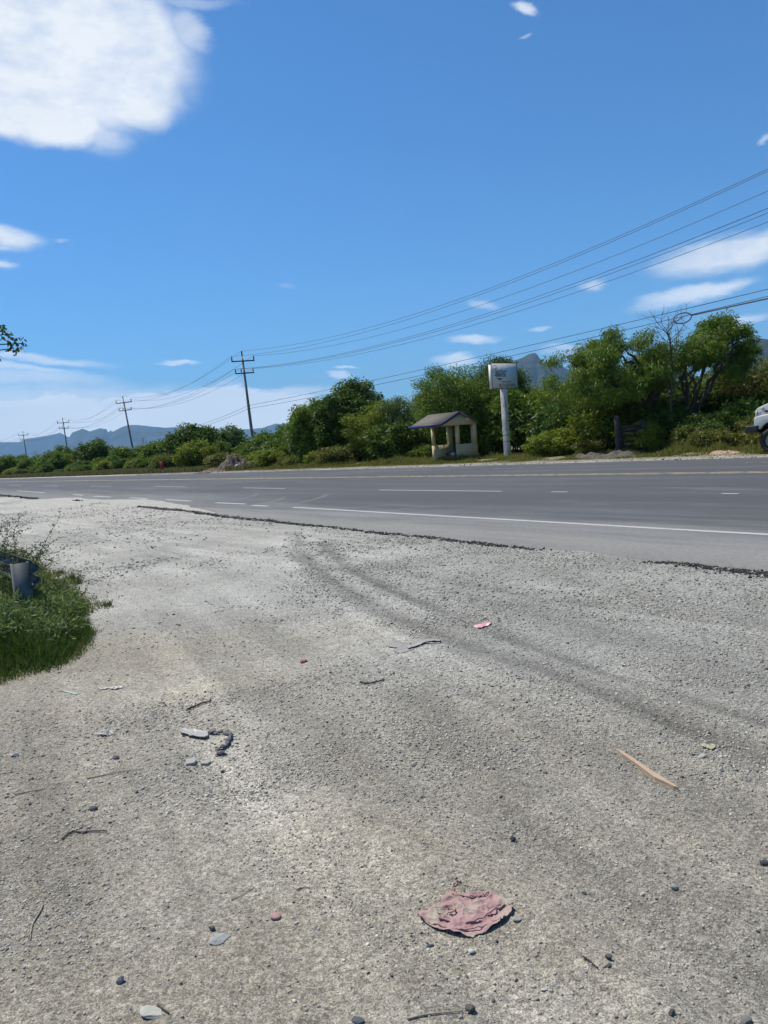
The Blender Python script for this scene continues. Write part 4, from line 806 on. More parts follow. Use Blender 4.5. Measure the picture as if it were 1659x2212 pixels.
# the face looks along the road, so the panel runs across it
def AS(V): V = np.asarray(V, float); q = (V[:, :1] + .05) * N2[None] + V[:, 1:2] * T2[None]; return np.column_stack([q, V[:, 2]])   # x across the road, y along it, front face at -y
m = MB(); m.box((-hw_, -.10, zb_), (hw_, .10, zt_), AS); panel = m.build('panel', mwh, sg)
m = MB(); e_ = .016
for lo, hi in (((-hw_ - .01, -.115, zb_ - .01), (hw_ + .01, .105, zb_ + e_)), ((-hw_ - .01, -.115, zt_ - e_), (hw_ + .01, .105, zt_ + .01)), ((-hw_ - .012, -.115, zb_ + e_), (-hw_ + e_, -.101, zt_ - e_)), ((hw_ - e_, -.115, zb_ + e_), (hw_ + .012, .105, zt_ - e_))): m.box(lo, hi, AS)
m.build('frame', mrust, panel)
def text(body, size, x, z, matr, name='lettering', shear=0.0, bold=0.0, xs=1.0):
    cu = bpy.data.curves.new('txt', 'FONT'); cu.body = body; cu.size = size; cu.shear = shear; cu.extrude = .002; cu.offset = bold; cu.align_x = 'CENTER'; cu.align_y = 'CENTER'
    to = bpy.data.objects.new('txt', cu); COL.objects.link(to); bpy.context.view_layer.update()
    me = bpy.data.meshes.new_from_object(to.evaluated_get(bpy.context.evaluated_depsgraph_get())); bpy.data.objects.remove(to)
    n = len(me.vertices); co = np.empty(n * 3); me.vertices.foreach_get('co', co); co = co.reshape(-1, 3)
    w = AS(np.column_stack([co[:, 0] * xs + x, -.104 - co[:, 2], co[:, 1] + z])); me.vertices.foreach_set('co', w.astype(np.float32).ravel()); me.name = name; me.materials.clear(); me.materials.append(matr); me.update()
    o = bpy.data.objects.new(name, me); COL.objects.link(o); o.parent = panel; return o
px_ = lambda X: (X - 1150) / 330 * hw_; pz_ = lambda Z: cz - (Z - 632) / 300 * hh_          # positions on the face, measured in the enlarged photograph
text('armer', .36, px_(1075), pz_(530), mtxt, shear=.45, xs=.85, bold=.002); text('EVENTOS', .235, px_(1052), pz_(622), mtxt, bold=.008, xs=.80)
text('(811) 629-0901', .22, px_(1212), pz_(858), mtxt2, bold=.004, xs=1.0)
def swash(pts, r, matr=mtxt):
    m = MB(); P = np.array([(px_(a), -.105, pz_(b)) for a, b in pts]); t = np.linspace(0, 1, len(P)); tt_ = np.linspace(0, 1, 40)
    Q = np.stack([np.interp(tt_, t, P[:, k]) for k in range(3)], 1)
    for _ in range(3): Q[1:-1] = (Q[:-2] + Q[1:-1] * 2 + Q[2:]) / 4
    w = np.interp(tt_, [0, .15, .5, .85, 1], [.4, 1, .7, 1.2, .4]) * r
    d = np.gradient(Q, axis=0); nrm = np.stack([-d[:, 2], d[:, 1] * 0, d[:, 0]], 1); nrm /= np.linalg.norm(nrm, axis=1, keepdims=True) + 1e-9
    V = np.empty((80, 3)); V[0::2] = Q - nrm * w[:, None]; V[1::2] = Q + nrm * w[:, None]; q = np.arange(39) * 2
    m.add(AS(V), np.stack([q, q + 1, q + 3, q + 2], 1)); return m
sw_ = swash([(965, 440), (950, 395), (915, 380), (865, 400), (845, 440), (855, 480), (890, 480), (930, 450), (955, 420)], .012)
for p_ in ([(975, 455), (935, 470), (905, 505), (905, 545), (930, 550), (955, 520)], [(965, 500), (950, 550), (925, 600), (900, 625), (890, 605)], [(925, 682), (945, 692), (975, 680), (1000, 690), (1018, 700)], [(1112, 682), (1092, 692), (1062, 680), (1037, 690), (1018, 700)], [(965, 705), (985, 720), (1005, 700), (1018, 742)], [(1070, 705), (1050, 720), (1032, 700), (1018, 742)], [(985, 700), (1000, 715), (1018, 720), (1036, 715), (1052, 700)]):
    s2 = swash(p_, .018); sw_.add(s2.v[0], s2.f[0])
sw_.build('emblem', mtxt, panel)
ln = MB()
for k_ in range(22):
    a_ = px_(1052 + k_ * 12.2); ln.box((a_, -.107, pz_(780)), (a_ + .032 * (1 - .3 * (k_ % 3 == 0)), -.102, pz_(768)), AS)
ln.build('small_print', mtxt, panel)

# ------------------------------------------------------------------ utility poles and wires
mcon = mat('grey_concrete_pole', (.15, .145, .135), .9, var=.2, vscale=2, stretch=(4, 4, .4)); marm = mat('dark_steel_arm', (.03, .03, .032), .6, metal=.3); mins = mat('dark_insulator', (.035, .03, .028), .35)
PHI1 = .47; ARM = np.array([math.cos(PHI1), math.sin(PHI1)])
def make_pole():
    o = empty('utility_pole')
    m = MB(); m.tube([(0, 0, -.3), (0, 0, 5), (0, 0, 11.15)], [.19, .155, .105], 8); m.build('pole_shaft', mcon, o, smooth=False)
    def AA(V): V = np.asarray(V, float); return np.column_stack([V[:, :1] * ARM[None] + V[:, 1:2] * np.array([[-ARM[1], ARM[0]]]), V[:, 2]])
    m = MB(); m.box((-1.25, -.17, 10.88), (1.25, -.075, 11.0), AA); m.build('crossarm', marm, o)
    m = MB(); m.box((-1.02, -.18, 9.62), (1.02, -.085, 9.74), AA); m.build('crossarm', marm, o)
    m = MB(); m.tube([(0, 0, 11.15), (0, 0, 11.5)], [.05, .05], 6); m.tube([(0, 0, 11.5), (0, 0, 11.56), (0, 0, 11.95), (0, 0, 12.0)], [.05, .08, .075, .04], 8); m.build('insulator', mins, o)
    for u, z0_, hgt_ in ((-1.19, 11.0, .47), (1.19, 11.0, .47)):
        m = MB(); q = ARM * u; v_ = np.array([-ARM[1], ARM[0]]) * -.12; m.tube([(q[0] + v_[0], q[1] + v_[1], z0_ - .1), (q[0] + v_[0], q[1] + v_[1], z0_ + .05), (q[0] + v_[0], q[1] + v_[1], z0_ + hgt_)], [.055, .07, .055], 8); m.build('insulator', mins, o)
    for u in (-.96, -.34, .96):
        m = MB(); q = ARM * u; v_ = np.array([-ARM[1], ARM[0]]) * -.13; x_, y_ = q + v_; m.tube([(x_, y_, 9.68), (x_, y_, 9.86), (x_, y_, 9.88), (x_, y_, 9.97), (x_, y_, 9.99), (x_, y_, 10.1), (x_, y_, 10.13)], [.035, .035, .075, .08, .045, .065, .03], 8); m.build('insulator', mins, o)
    m = MB(); m.tube([(0, 0, 6.2), (0, 0, 6.32)], [.17, .17], 8); m.tube([(0, 0, 5.9), (0, 0, 5.98)], [.172, .172], 8); m.build('clamp', marm, o)
    return o
poles = [(21.12, 33.37, 1.17), (-13.61, 82.0, 0), (-41.4, 128.0, 0), (-69.4, 172.0, -.2), (-97.2, 213.0, -.6), (-150., 275., -1.0)]
PL = ['concrete utility pole just outside the right edge, carrying the wires over the trees', 'nearest tall concrete utility pole with two crossarms, by the earth heap', 'second concrete utility pole from the earth heap, leaning a little, in the bushes', 'third concrete utility pole from the earth heap, left of the round dark tree', 'farthest and smallest concrete utility pole visible down the road', 'concrete utility pole outside the left edge']
pp0 = make_pole()
lean_ = [(0, 0), (-.035, 0), (-.085, 0), (-.04, 0), (-.028, 0), (0, 0)]
for i_, (x_, y_, dz_) in enumerate(poles):
    o = pp0 if i_ == 0 else copy_tree(pp0)
    o.location = (x_ - (0.36 if i_ == 1 else 0) * 0, y_, dz_); tag(o, PL[i_], 'utility pole', 'utility poles along the road')
    o.rotation_euler = (0, lean_[i_][0], 0)
    if lean_[i_][0]: o.location.x = x_ - 12 * math.sin(lean_[i_][0]) ; 
mwire = mat('wire', (.02, .022, .025), .6)
WZ = [(0, 12.0, 1.88, 'top wire running from pole tip to pole tip'), (-1.19, 11.47, 1.88, 'left upper crossarm wire'), (1.19, 11.47, 1.88, 'right upper crossarm wire'), (-.96, 10.13, 1.63, 'left wire of the lower crossarms'), (-.34, 10.13, 1.63, 'middle wire of the lower crossarms'), (.96, 10.13, 1.63, 'right wire of the lower crossarms'), (.13, 6.28, .25, 'upper of the two low cables'), (.13, 5.96, .35, 'lower of the two low cables')]
for kw, (u, z, sg_, lab) in enumerate(WZ):
    m = MB(); allp = []
    for a, b in zip(poles[:-1], poles[1:]):
        first = a is poles[0]
        arm = ARM * u
        za = z + a[2]; zb2 = z + b[2]; sag = sg_ if first else sg_ * .95
        if first and kw in (3, 4, 5): za = 11.06
        if first and kw == 0: za = 13.19
        if first and kw in (6, 7): za = 7.42 if kw == 6 else 7.12
        if not first and kw >= 6: sag = 1.3
        q = np.linspace(0, 1, 24); P = np.column_stack([a[0] + arm[0] + (b[0] - a[0]) * q, a[1] + arm[1] + (b[1] - a[1]) * q, za + (zb2 - za) * q - 4 * sag * q * (1 - q)])
        allp.append(P if first else P[1:])
    m.tube(np.concatenate(allp), .013 if kw < 6 else .016, 4)
    o = m.build('overhead_wire', mwire); tag(o, lab + (', between the concrete poles' if kw < 6 else ', sagging behind the signboard'), 'wire', 'wires strung between the utility poles')
# bundle of spare cable hanging under the low wire, with a loop
a, b = poles[0], poles[1]
def low(q, off): return np.array([a[0] + (b[0] - a[0]) * q, a[1] + (b[1] - a[1]) * q, 7.12 + (5.96 - 7.12) * q - 4 * .35 * q * (1 - q) + off])
cbm = MB()
for k_, of in enumerate((0, .05)):
    P = [low(q, -.05 - .16 * math.sin((q + .25) / .40 * math.pi) ** 2 * (1 if q > -.1 else 1) - of * .6) for q in np.linspace(-.05, .135, 14)]
    end = P[-1]; cen_ = end + (low(.165, 0) - end) * .9
    ax = (low(.18, 0) - end); ax = ax / np.linalg.norm(ax)
    for th_a in np.linspace(-.1, 2 * math.pi + .1, 22):
        P.append(end + ax * (.50 - .50 * math.cos(th_a)) * (1 + .04 * k_) + np.array([0, 0, -.26 * math.sin(th_a) - .05]))
    cbm.tube(np.array(P), .018 + .004 * k_, 5)
tag(cbm.build('cable_loop', mwire), 'black bundled cable ending in a loop, hanging from the low wire over the mesquites', 'cable')

# ------------------------------------------------------------------ truck
tk_t = pt(*(G(1612, 987)[:2]))[1]; tkp = pt(13.9, 27.6)[0]
tk0 = ray(1612, 930); Yt = 28.4
P0t = np.array([tk0[0] / tk0[1] * Yt, Yt]); zt0 = gz(*P0t)
trk = empty('truck', (P0t[0], P0t[1], zt0 + .0)); tag(trk, 'white heavy truck with dark bumper entering at the right edge beyond the road', 'truck')
mpw = mat('white_truck_paint', (.56, .55, .50), .4, var=.06, vscale=4, coat=.3); mblk = mat('black_steel', (.012, .012, .013), .5); mtyre = mat('tyre_rubber', (.022, .022, .024), .85, var=.25, vscale=12, bump=.004, bscale=30); mrim = mat('pale_steel_rim', (.34, .31, .25), .5, metal=.4, var=.2, vscale=20)
mred = mat('red_lamp_lens', (.10, .012, .01), .3); mglass = mat('dark_window_glass', (.02, .025, .03), .08); mchr = mat('bright_metal', (.45, .45, .45), .3, metal=.8); mlens = mat('lamp_glass', (.20, .25, .32), .15); mstk = mat('grey_sticker', (.38, .38, .38), .6)
def AT(V): V = np.asarray(V, float); q = V[:, :1] * -T2[None] + V[:, 1:2] * N2[None]; return np.column_stack([q, V[:, 2]])   # x = back along the truck, y = away from the road, z up
def extr(poly, y0, y1, name, matr, parent, bev=0.0):
    n = len(poly); V = AT([(a_, y0, b_) for a_, b_ in poly] + [(a_, y1, b_) for a_, b_ in poly])
    me = bpy.data.meshes.new(name); me.from_pydata([tuple(q) for q in V], [], [list(range(n))[::-1], list(range(n, 2 * n))] + [[q, (q + 1) % n, n + (q + 1) % n, n + q] for q in range(n)]); me.materials.append(matr); me.validate(); me.update()
    import bmesh as _b; bm_ = _b.new(); bm_.from_mesh(me); _b.ops.recalc_face_normals(bm_, faces=bm_.faces); bm_.to_mesh(me); bm_.free()
    o = bpy.data.objects.new(name, me); COL.objects.link(o); o.parent = parent
    if bev: b_ = o.modifiers.new('bevel', 'BEVEL'); b_.width = bev; b_.segments = 4; b_.limit_method = 'ANGLE'; me.polygons.foreach_set('use_smooth', np.ones(len(me.polygons), bool))
    return o
WC, WR, WZ_ = .97, .47, .47
extr([(0, .80), (.46, .80), (.46, 1.05), (0, 1.05)], -.12, 2.3, 'bumper', mblk, trk, .02)
extr([(.2, .70), (6.8, .70), (6.8, .92), (.2, .92)], .55, 1.6, 'chassis', mblk, trk)
hood_side = [(.29, 1.28), (.30, 1.56), (.34, 1.64), (.46, 1.71), (.62, 1.77), (.9, 1.86), (1.6, 1.98), (1.75, 2.0), (1.75, 1.28)]
hd = extr(hood_side, .10, 2.08, 'hood', mpw, trk, .035)
arch = [(.29, .88), (.29, 1.33)] + [(.40, 1.37), (.70, 1.42), (1.6, 1.46), (1.6, .92)] + [(WC + .58 * math.cos(a_), WZ_ + .05 + .66 * math.sin(a_)) for a_ in np.linspace(.55, math.pi - .62, 14)]
fd = extr(arch, 0, .16, 'fender', mpw, trk, .025); extr(arch, 2.02, 2.18, 'fender', mpw, trk, .025)
extr([(.36, .95), (1.66, .95), (1.66, 1.30), (.36, 1.30)], .5, 1.7, 'engine_bay', mblk, trk)
cab = extr([(1.66, .85), (1.66, 2.02), (1.95, 2.85), (2.1, 2.93), (3.15, 2.93), (3.2, .85)], .02, 2.16, 'cab', mpw, trk, .05)
extr([(2.02, 1.98), (2.18, 2.62), (2.85, 2.62), (2.85, 1.98)], .008, .03, 'side_window', mglass, cab); extr([(1.70, 2.08), (1.925, 2.72), (1.915, 2.74), (1.68, 2.1)], .2, 1.98, 'windscreen', mglass, cab)
bed = extr([(3.5, 1.1), (3.4, 2.5), (7.1, 2.5), (7.0, 1.1)], .0, 2.18, 'dump_body', mpw, trk, .03)
mm = MB(); mm.box((.72, .07, 1.50), (.80, .103, 1.60), AT); mm.build('marker_lamp', mred, hd); mm = MB(); mm.box((.655, .085, 1.52), (.715, .104, 1.59), AT); mm.build('lamp_bracket', mblk, hd)
mm = MB(); mm.tube(AT([(.53, .10, 1.67), (.60, .06, 1.655)]), .022, 6); mm.box((.50, .08, 1.665), (.62, .10, 1.685), AT); mm.build('hood_latch', mchr, hd)
mm = MB(); mm.box((.40, .092, 1.46), (.50, .0985, 1.54), AT); mm.build('sticker', mstk, hd)
mm = MB(); mm.box((.345, .085, 1.37), (.40, .1035, 1.58), AT); mm.build('headlight', mlens, hd)
def make_wheel():
    w = MB(); prof = [(.275, .06), (.30, .015), (.36, -.005), (.43, .005), (.465, .03), (.47, .07), (.47, .20), (.465, .25), (.43, .27), (.275, .26)]
    n = 40; th = np.linspace(0, 2 * math.pi, n, endpoint=False); V = np.array([[(r_q * math.cos(a_), y_q, r_q * math.sin(a_)) for r_q, y_q in prof] for a_ in th]).reshape(-1, 3); k_ = len(prof)
    f = [(i * k_ + j, i * k_ + j + 1, ((i + 1) % n) * k_ + j + 1, ((i + 1) % n) * k_ + j) for i in range(n) for j in range(k_ - 1)]
    w.add(AT(V), f); r = MB(); rp = [(.275, .055), (.262, .03), (.245, .04), (.235, .075), (.20, .10), (.12, .10), (.11, .055), (.09, .045), (.0001, .045)]
    V = np.array([[(r_q * math.cos(a_), y_q, r_q * math.sin(a_)) for r_q, y_q in rp] for a_ in th]).reshape(-1, 3); k_ = len(rp)
    f = [(i * k_ + j, i * k_ + j + 1, ((i + 1) % n) * k_ + j + 1, ((i + 1) % n) * k_ + j) for i in range(n) for j in range(k_ - 1)]
    r.add(AT(V), f); hl = MB()
    for i in range(10):
        a_ = 2 * math.pi * i / 10; hl.tube(AT([(.165 * math.cos(a_), .09, .165 * math.sin(a_)), (.165 * math.cos(a_), .106, .165 * math.sin(a_))]), .026, 8) if False else hl.tube(AT([(.165 * math.cos(a_), .104, .165 * math.sin(a_)), (.165 * math.cos(a_), .094, .165 * math.sin(a_))]), .026, 8)
    t_o = w.build('wheel', mtyre, smooth=True); t_o2 = r.build('rim', mrim, t_o, smooth=True); hl.build('lug_nut', mblk, t_o2); return t_o
wh = make_wheel()
for i_, (wx, wy) in enumerate(((WC, -.04), (4.6, -.04), (5.75, -.04), (WC, 1.95), (4.6, 1.95), (5.75, 1.95))):
    o = wh if i_ == 0 else copy_tree(wh); o.parent = trk; q = AT([(wx, wy, WZ_)])[0]; o.location = tuple(q)

# ------------------------------------------------------------------ gate, fence, marker, earth heap
mwood = mat('shaded_dark_wood', (.035, .028, .024), .9, var=.4, vscale=6, stretch=(1, 1, 6), bump=.006, bscale=20)  # dark wood, with the deep shade under the trees put into its colour
ga = ray(1336, 970); gY = 34.6; gx = ga[0] / ga[1] * gY; gt = empty('wooden_gate', (gx, gY, gz(gx, gY))); tag(gt, 'dark shaded wooden board gate between two posts under the wide mesquite', 'gate')
rng = np.random.default_rng(8)
m = MB(); m.tube([(0, 0, -.2), (.02, 0, 1.0), (-.02, 0, 1.78)], [.15, .14, .13], 8); m.build('post', mwood, gt)
m = MB(); m.tube([(1.22, .15, -.2), (1.2, .15, 1.5)], [.12, .11], 8); m.build('post', mwood, gt)
for k_, (z_, h_, sl_g) in enumerate(((.16, .11, .02), (.36, .10, -.03), (.55, .10, .04), (.80, .16, .0), (1.0, .16, -.01), (1.18, .13, .02))):
    m = MB(); m.box((.14, -.03 + .004 * k_, 0), (1.10, .01 + .004 * k_, h_)); v_ = m.v[0]; v_[:, 2] += z_ + (v_[:, 0] - .6) * sl_g; v_[:, 1] += v_[:, 0] * .12; m.build('board', mwood, gt)
m = MB(); m.box((.20, .055, .1), (.28, .085, 1.32)); v_ = m.v[0]; v_[:, 1] += v_[:, 0] * .12; m.build('brace', mwood, gt)
fn = empty('wire_fence', (0, 40, 0)); tag(fn, 'rustic fence of thin crooked posts and barbed wire in front of the thicket', 'fence')
prev = None; fp = []
for t_f in list(np.arange(7.5, 34, 2.6)):
    q = xy(np.array([34.2 + rng.normal(0, .12)]), np.array([t_f]))[0]; z_ = gz(*q); fp.append((q[0], q[1], z_)); m = MB(); hh2 = rng.uniform(1.15, 1.45); m.tube([(q[0], q[1] - 40, z_ - .1), (q[0] + rng.normal(0, .03), q[1] - 40, z_ + hh2 / 2), (q[0] + rng.normal(0, .06), q[1] - 40, z_ + hh2)], [.055, .05, .045], 6); m.build('post', mwood, fn)
for hz_ in (.4, .8, 1.1):
    m = MB(); m.tube([(x_, y_ - 40, z_ + hz_) for x_, y_, z_ in fp], .006, 4); m.build('barbed_wire', mwire, fn)
# striped hazard marker
mk = G(351, 1021); mY = 73.; r_ = ray(351, 1021); mx_ = r_[0] / r_[1] * mY; hm = empty('hazard_marker', (mx_, mY, gz(mx_, mY))); tag(hm, 'red and black striped hazard marker plate in the bushes between the second and first poles', 'road sign')
mre = mat('faded_red_paint', (.32, .03, .014), .7)
m = MB(); m.tube([(0, .03, 0), (0, .03, 1.1)], .03, 6); m.build('post', mblk, hm)
m = MB(); m.box((-.17, -.01, .38), (.17, .01, 1.12)); pl_ = m.build('plate', mre, hm)
m = MB()
for k_ in range(4):
    z_ = .36 + k_ * .2; V = np.array([(-.17, z_ + .20), (.17, z_ + .02), (.17, z_ + .11), (-.17, z_ + .29)]); V[:, 1] = np.clip(V[:, 1], .38, 1.12)
    m.add([(a_, -.013, b_) for a_, b_ in V], [(0, 1, 2, 3)])
m.build('stripe', mblk, pl_)
# heap of earth
mear = mat('brown_earth', (.10, .070, .050), .95, var=.4, vscale=4, color2=(.16, .12, .09), bump=.12, bscale=5)
rng = np.random.default_rng(77); hc = np.array([-12.2, 64.2]); hz0 = gz(*hc)
xg, yg = np.meshgrid(np.linspace(-3.2, 3.2, 110), np.linspace(-1.6, 1.8, 60)); 
zz = 1.12 * np.exp(-((xg / .95) ** 2 + (yg / .85) ** 2) ** 1.15) + .50 * np.exp(-(((xg - 1.5) / .75) ** 2 + (yg / .6) ** 2)) + .26 * np.exp(-(((xg + 1.7) / .9) ** 2 + ((yg + .2) / .5) ** 2)) + .28 * np.exp(-(((xg - 2.3) / .5) ** 2 + ((yg) / .4) ** 2))
zz = zz * (1 + 1.3 * fbm(xg * 2.9, yg * 2.9, 14, 5)) + .16 * fbm(xg * 6, yg * 6, 18, 3) * (zz > .04) - .06
m = MB(); nx_ = 110; i = np.arange(59)[:, None] * nx_; j = np.arange(109)[None]; m.add(np.stack([xg, yg, zz], -1).reshape(-1, 3), np.stack([i + j, i + j + 1, i + nx_ + j + 1, i + nx_ + j], -1).reshape(-1, 4))
hp = m.build('earth_heap', mear, loc=(hc[0], hc[1], hz0)); tag(hp, 'heap of brown earth dumped at the far road edge by the nearest pole', 'earth heap')
def small_heap(name, label, cat, px, py, hw, hd_, hh, matr, seed):
    c = G(px, py)[:2]; xg, yg = np.meshgrid(np.linspace(-1, 1, 70), np.linspace(-1, 1, 30)); r2 = xg ** 2 + yg ** 2
    z = hh * np.clip(1 - r2, 0, 1) * (.45 + 1.6 * vn(xg * hw * 2.2, yg * hd_ * 2.2, seed)) * (1 + 1.2 * fbm(xg * hw * 5, yg * hd_ * 5, seed + 2, 3)); rx = -T2[None, :] ; V = xg.ravel()[:, None] * hw * -T2[None] + yg.ravel()[:, None] * hd_ * N2[None]
    w = V + c; zz_ = hgt(w[:, 0], w[:, 1]) - .02 + z.ravel(); m = MB(); i = np.arange(29)[:, None] * 70; j = np.arange(69)[None]; b0 = gz(*c)
    m.add(np.column_stack([V, zz_ - b0]), np.stack([i + j, i + j + 1, i + 71 + j, i + 70 + j], -1).reshape(-1, 4)); return tag(m.build(name, matr, loc=(c[0], c[1], b0)), label, cat)
small_heap('earth_mound', 'low grey-brown mound of soil at the road edge before the wooden gate', 'earth mound', 1300, 993, 2.4, .5, .20, mat('grey_brown_soil', (.09, .078, .062), .95, var=.35, vscale=5, bump=.05, bscale=8), 5)
small_heap('rubble_heap', 'small scatter of orange-brown broken rubble at the road edge by the truck', 'rubble', 1570, 985, .75, .3, .16, mat('orange_rubble', (.30, .15, .08), .95, var=.4, vscale=9, color2=(.38, .30, .22), bump=.05, bscale=10), 9)
mbag = mat('dirty_white_plastic', (.55, .55, .53), .5, var=.15, vscale=10)
bm_ = MB(); bq = D(516, 1016, 62.6); b_ = empty('rubbish_bag', (bq[0], bq[1], gz(bq[0], bq[1]))); tag(b_, 'white plastic rubbish bag lying against the foot of the earth heap', 'bag')
th = np.linspace(0, 2 * math.pi, 24, endpoint=False); V = []
for zf, rf2 in ((0, .8), (.15, 1), (.35, .95), (.6, .7), (.8, .35), (.85, .05)):
    for a_ in th: V.append((math.cos(a_) * .42 * rf2 * (1 + .25 * math.sin(3 * a_ + 5 * zf)), math.sin(a_) * .25 * rf2, zf * .42 * (1 + .3 * math.sin(2 * a_ + 1))))
f = [(i * 24 + j, i * 24 + (j + 1) % 24, (i + 1) * 24 + (j + 1) % 24, (i + 1) * 24 + j) for i in range(5) for j in range(24)]
bm_.add(V, f); bm_.build('bag_body', mbag, b_); bm2 = MB(); bm2.tube([(0.05, 0, .30), (.12, -.02, .42), (.10, .0, .47)], [.06, .03, .05], 6); bm2.build('knot', mbag, b_)
# far transmission towers
mgal = mat('galvanised_lattice', (.18, .19, .20), .6, metal=.3)
def pylon(px, yt, Y, label):
    b0 = ray(px, 990); x_ = b0[0] / b0[1] * Y; Ht = D(px, yt, Y)[2]; m = MB()
    def hwid(z): return np.interp(z, [0, Ht * .6, Ht], [Ht * .11, Ht * .035, Ht * .015])
    zs = np.linspace(0, Ht, 9)
    for sx_ in (-1, 1):
        for sy_ in (-1, 1): m.tube([(sx_ * hwid(z), sy_ * hwid(z), z) for z in zs], .28, 4)
    for za, zb3 in zip(zs[:-1], zs[1:]):
        for s_ in (-1, 1): m.tube([(s_ * hwid(za), -hwid(za), za), (-s_ * hwid(zb3), -hwid(zb3), zb3)], .18, 4)
    for z_, w_ in ((Ht * .72, Ht * .2), (Ht * .84, Ht * .26), (Ht * .97, Ht * .15)): m.tube([(-w_, 0, z_), (0, 0, z_ + Ht * .02), (w_, 0, z_)], .3, 4); m.tube([(-w_, 0, z_), (0, 0, z_ - Ht * .03), (w_, 0, z_)], .18, 4)
    o = m.build('transmission_tower', mgal, loc=(x_, Y, 0)); tag(o, label, 'pylon', 'distant pylons')
pylon(313, 944, 1500, 'distant lattice pylon rising behind the bushes between the second and nearest poles'); pylon(77, 973, 2000, 'distant lattice pylon on the left, close to the farthest pole')

# ------------------------------------------------------------------ guardrail end
mgv = mat('galvanised_steel', (.145, .155, .155), .6, metal=.3, var=.15, vscale=6, color2=(.11, .12, .12))
gr = G(30, 1290); GR0 = np.array([-3.80, 7.95]); gzr = gz(*GR0); go = empty('guardrail', (GR0[0], GR0[1], gzr)); tag(go, 'end of a galvanised guardrail half buried in weeds at the left edge', 'guardrail')
wprof = [(0.0, .31), (.012, .295), (.022, .27), (.075, .245), (.082, .215), (.075, .195), (.02, .165), (.012, .155), (.02, .145), (.075, .115), (.082, .095), (.075, .065), (.022, .04), (.012, .015), (0, .0)]
WN = np.array([N2[0], N2[1]]); wt = T2
def rail_at(s): return wt * s + (-N2 * .0)
z0g = .37; m = MB(); ss = np.linspace(0, 9, 20); V = []
for s in ss:
    for (a_, b_) in wprof: q = wt * s + N2 * (a_ + .085); V.append((q[0], q[1], z0g + b_))
k_ = len(wprof); f = [(i * k_ + j, i * k_ + j + 1, (i + 1) * k_ + j + 1, (i + 1) * k_ + j) for i in range(len(ss) - 1) for j in range(k_ - 1)]
m.add(V, f); ro = m.build('rail', mgv, go); so = ro.modifiers.new('solid', 'SOLIDIFY'); so.thickness = .004
for s in (0.06, 2.0, 4.0, 6.0, 8.0):
    m = MB(); m.box((-.085, 0, -.3), (.083, .012, z0g + .285)); m.box((-.085, .012, -.3), (-.079, .10, z0g + .285)); m.box((.077, .012, -.3), (.083, .10, z0g + .285)); v_ = m.v
    vv = np.concatenate(v_)
    ca, sa = math.cos(-.10), math.sin(-.10)
    for q_ in m.v: X_ = q_[:, 0].copy(); Y_ = q_[:, 1].copy(); q_[:, 0] = X_ * N2[0] + Y_ * T2[0] + wt[0] * s; q_[:, 1] = X_ * N2[1] + Y_ * T2[1] + wt[1] * s
    m.build('post', mgv, go)

# ------------------------------------------------------------------ litter, twigs and single stones
def lay(px, py): g = G(px, py); g[2] = gz(g[0], g[1]); return g
def sheet(name, label, cat, outline, matr, folds=.006, lift=.006, res=26, seed=0, thick=.0015, curl=0.0, group=None, fsc=5):
    # thin crumpled sheet whose outline is given on the ground
    rng = np.random.default_rng(seed); P = np.array([G(*q_)[:2] for q_ in outline]); c = P.mean(0); n = len(P)
    k = 6 * n; tq = np.arange(k) / 6; i0 = tq.astype(int) % n; fr = (tq % 1)[:, None]; B = P[i0] * (1 - fr) + P[(i0 + 1) % n] * fr
    B = B + rng.normal(0, .0015, B.shape)
    rs = np.linspace(0, 1, res); V = c + (B[None] - c) * rs[:, None, None]; x, y = V[..., 0], V[..., 1]
    sc = 1 / max(np.ptp(P[:, 0]), np.ptp(P[:, 1])) * fsc
    rid = 1 - np.abs(2 * vn(x * sc + 1.3 * vn(x * sc * .7, y * sc * .7, seed + 4), y * sc, seed) - 1); rid2 = 1 - np.abs(2 * vn(x * sc * 2.7, y * sc * 2.1, seed + 2) - 1)
    z = hgt(x, y) + lift + folds * (rid ** 3 * 1.6 + rid2 ** 3 * .7) + curl * rs[:, None] ** 4 * vn(np.cos(np.linspace(0, 6.28, k)) * 2 + 5, np.sin(np.linspace(0, 6.28, k)) * 2 + 5, seed + 8)[None]
    i = np.arange(res - 1)[:, None] * k; j = np.arange(k)[None]; jn = (j + 1) % k
    m = MB(); m.add(np.stack([x, y, z], -1).reshape(-1, 3), np.stack([i + j, i + k + j, i + k + jn, i + jn], -1).reshape(-1, 4))
    o = m.build(name, matr, smooth=True); s_ = o.modifiers.new('solid', 'SOLIDIFY'); s_.thickness = thick; s_.offset = 1
    return tag(o, label, cat, group)
mrag = mat('faded_pink_cloth', (.37, .225, .215), .95, color2=(.32, .275, .215), vscale=10, var=.25, bump=.006, bscale=45)
rag = sheet('cloth_rag', 'crumpled dusty pink rag lying flat on the dirt in the foreground', 'rag', [(903, 1969), (918, 1962), (935, 1958), (952, 1942), (968, 1935), (978, 1926), (976, 1938), (1000, 1941), (1020, 1943), (1045, 1938), (1060, 1941), (1072, 1950), (1085, 1957), (1100, 1966), (1110, 1974), (1106, 1985), (1092, 1996), (1075, 2004), (1050, 2014), (1020, 2020), (995, 2017), (968, 2009), (940, 2001), (922, 1990), (908, 1981)], mrag, folds=.0085, lift=.003, res=90, seed=5, thick=.001, curl=.004, fsc=7)
fr_ = MB(); rg = np.random.default_rng(2)
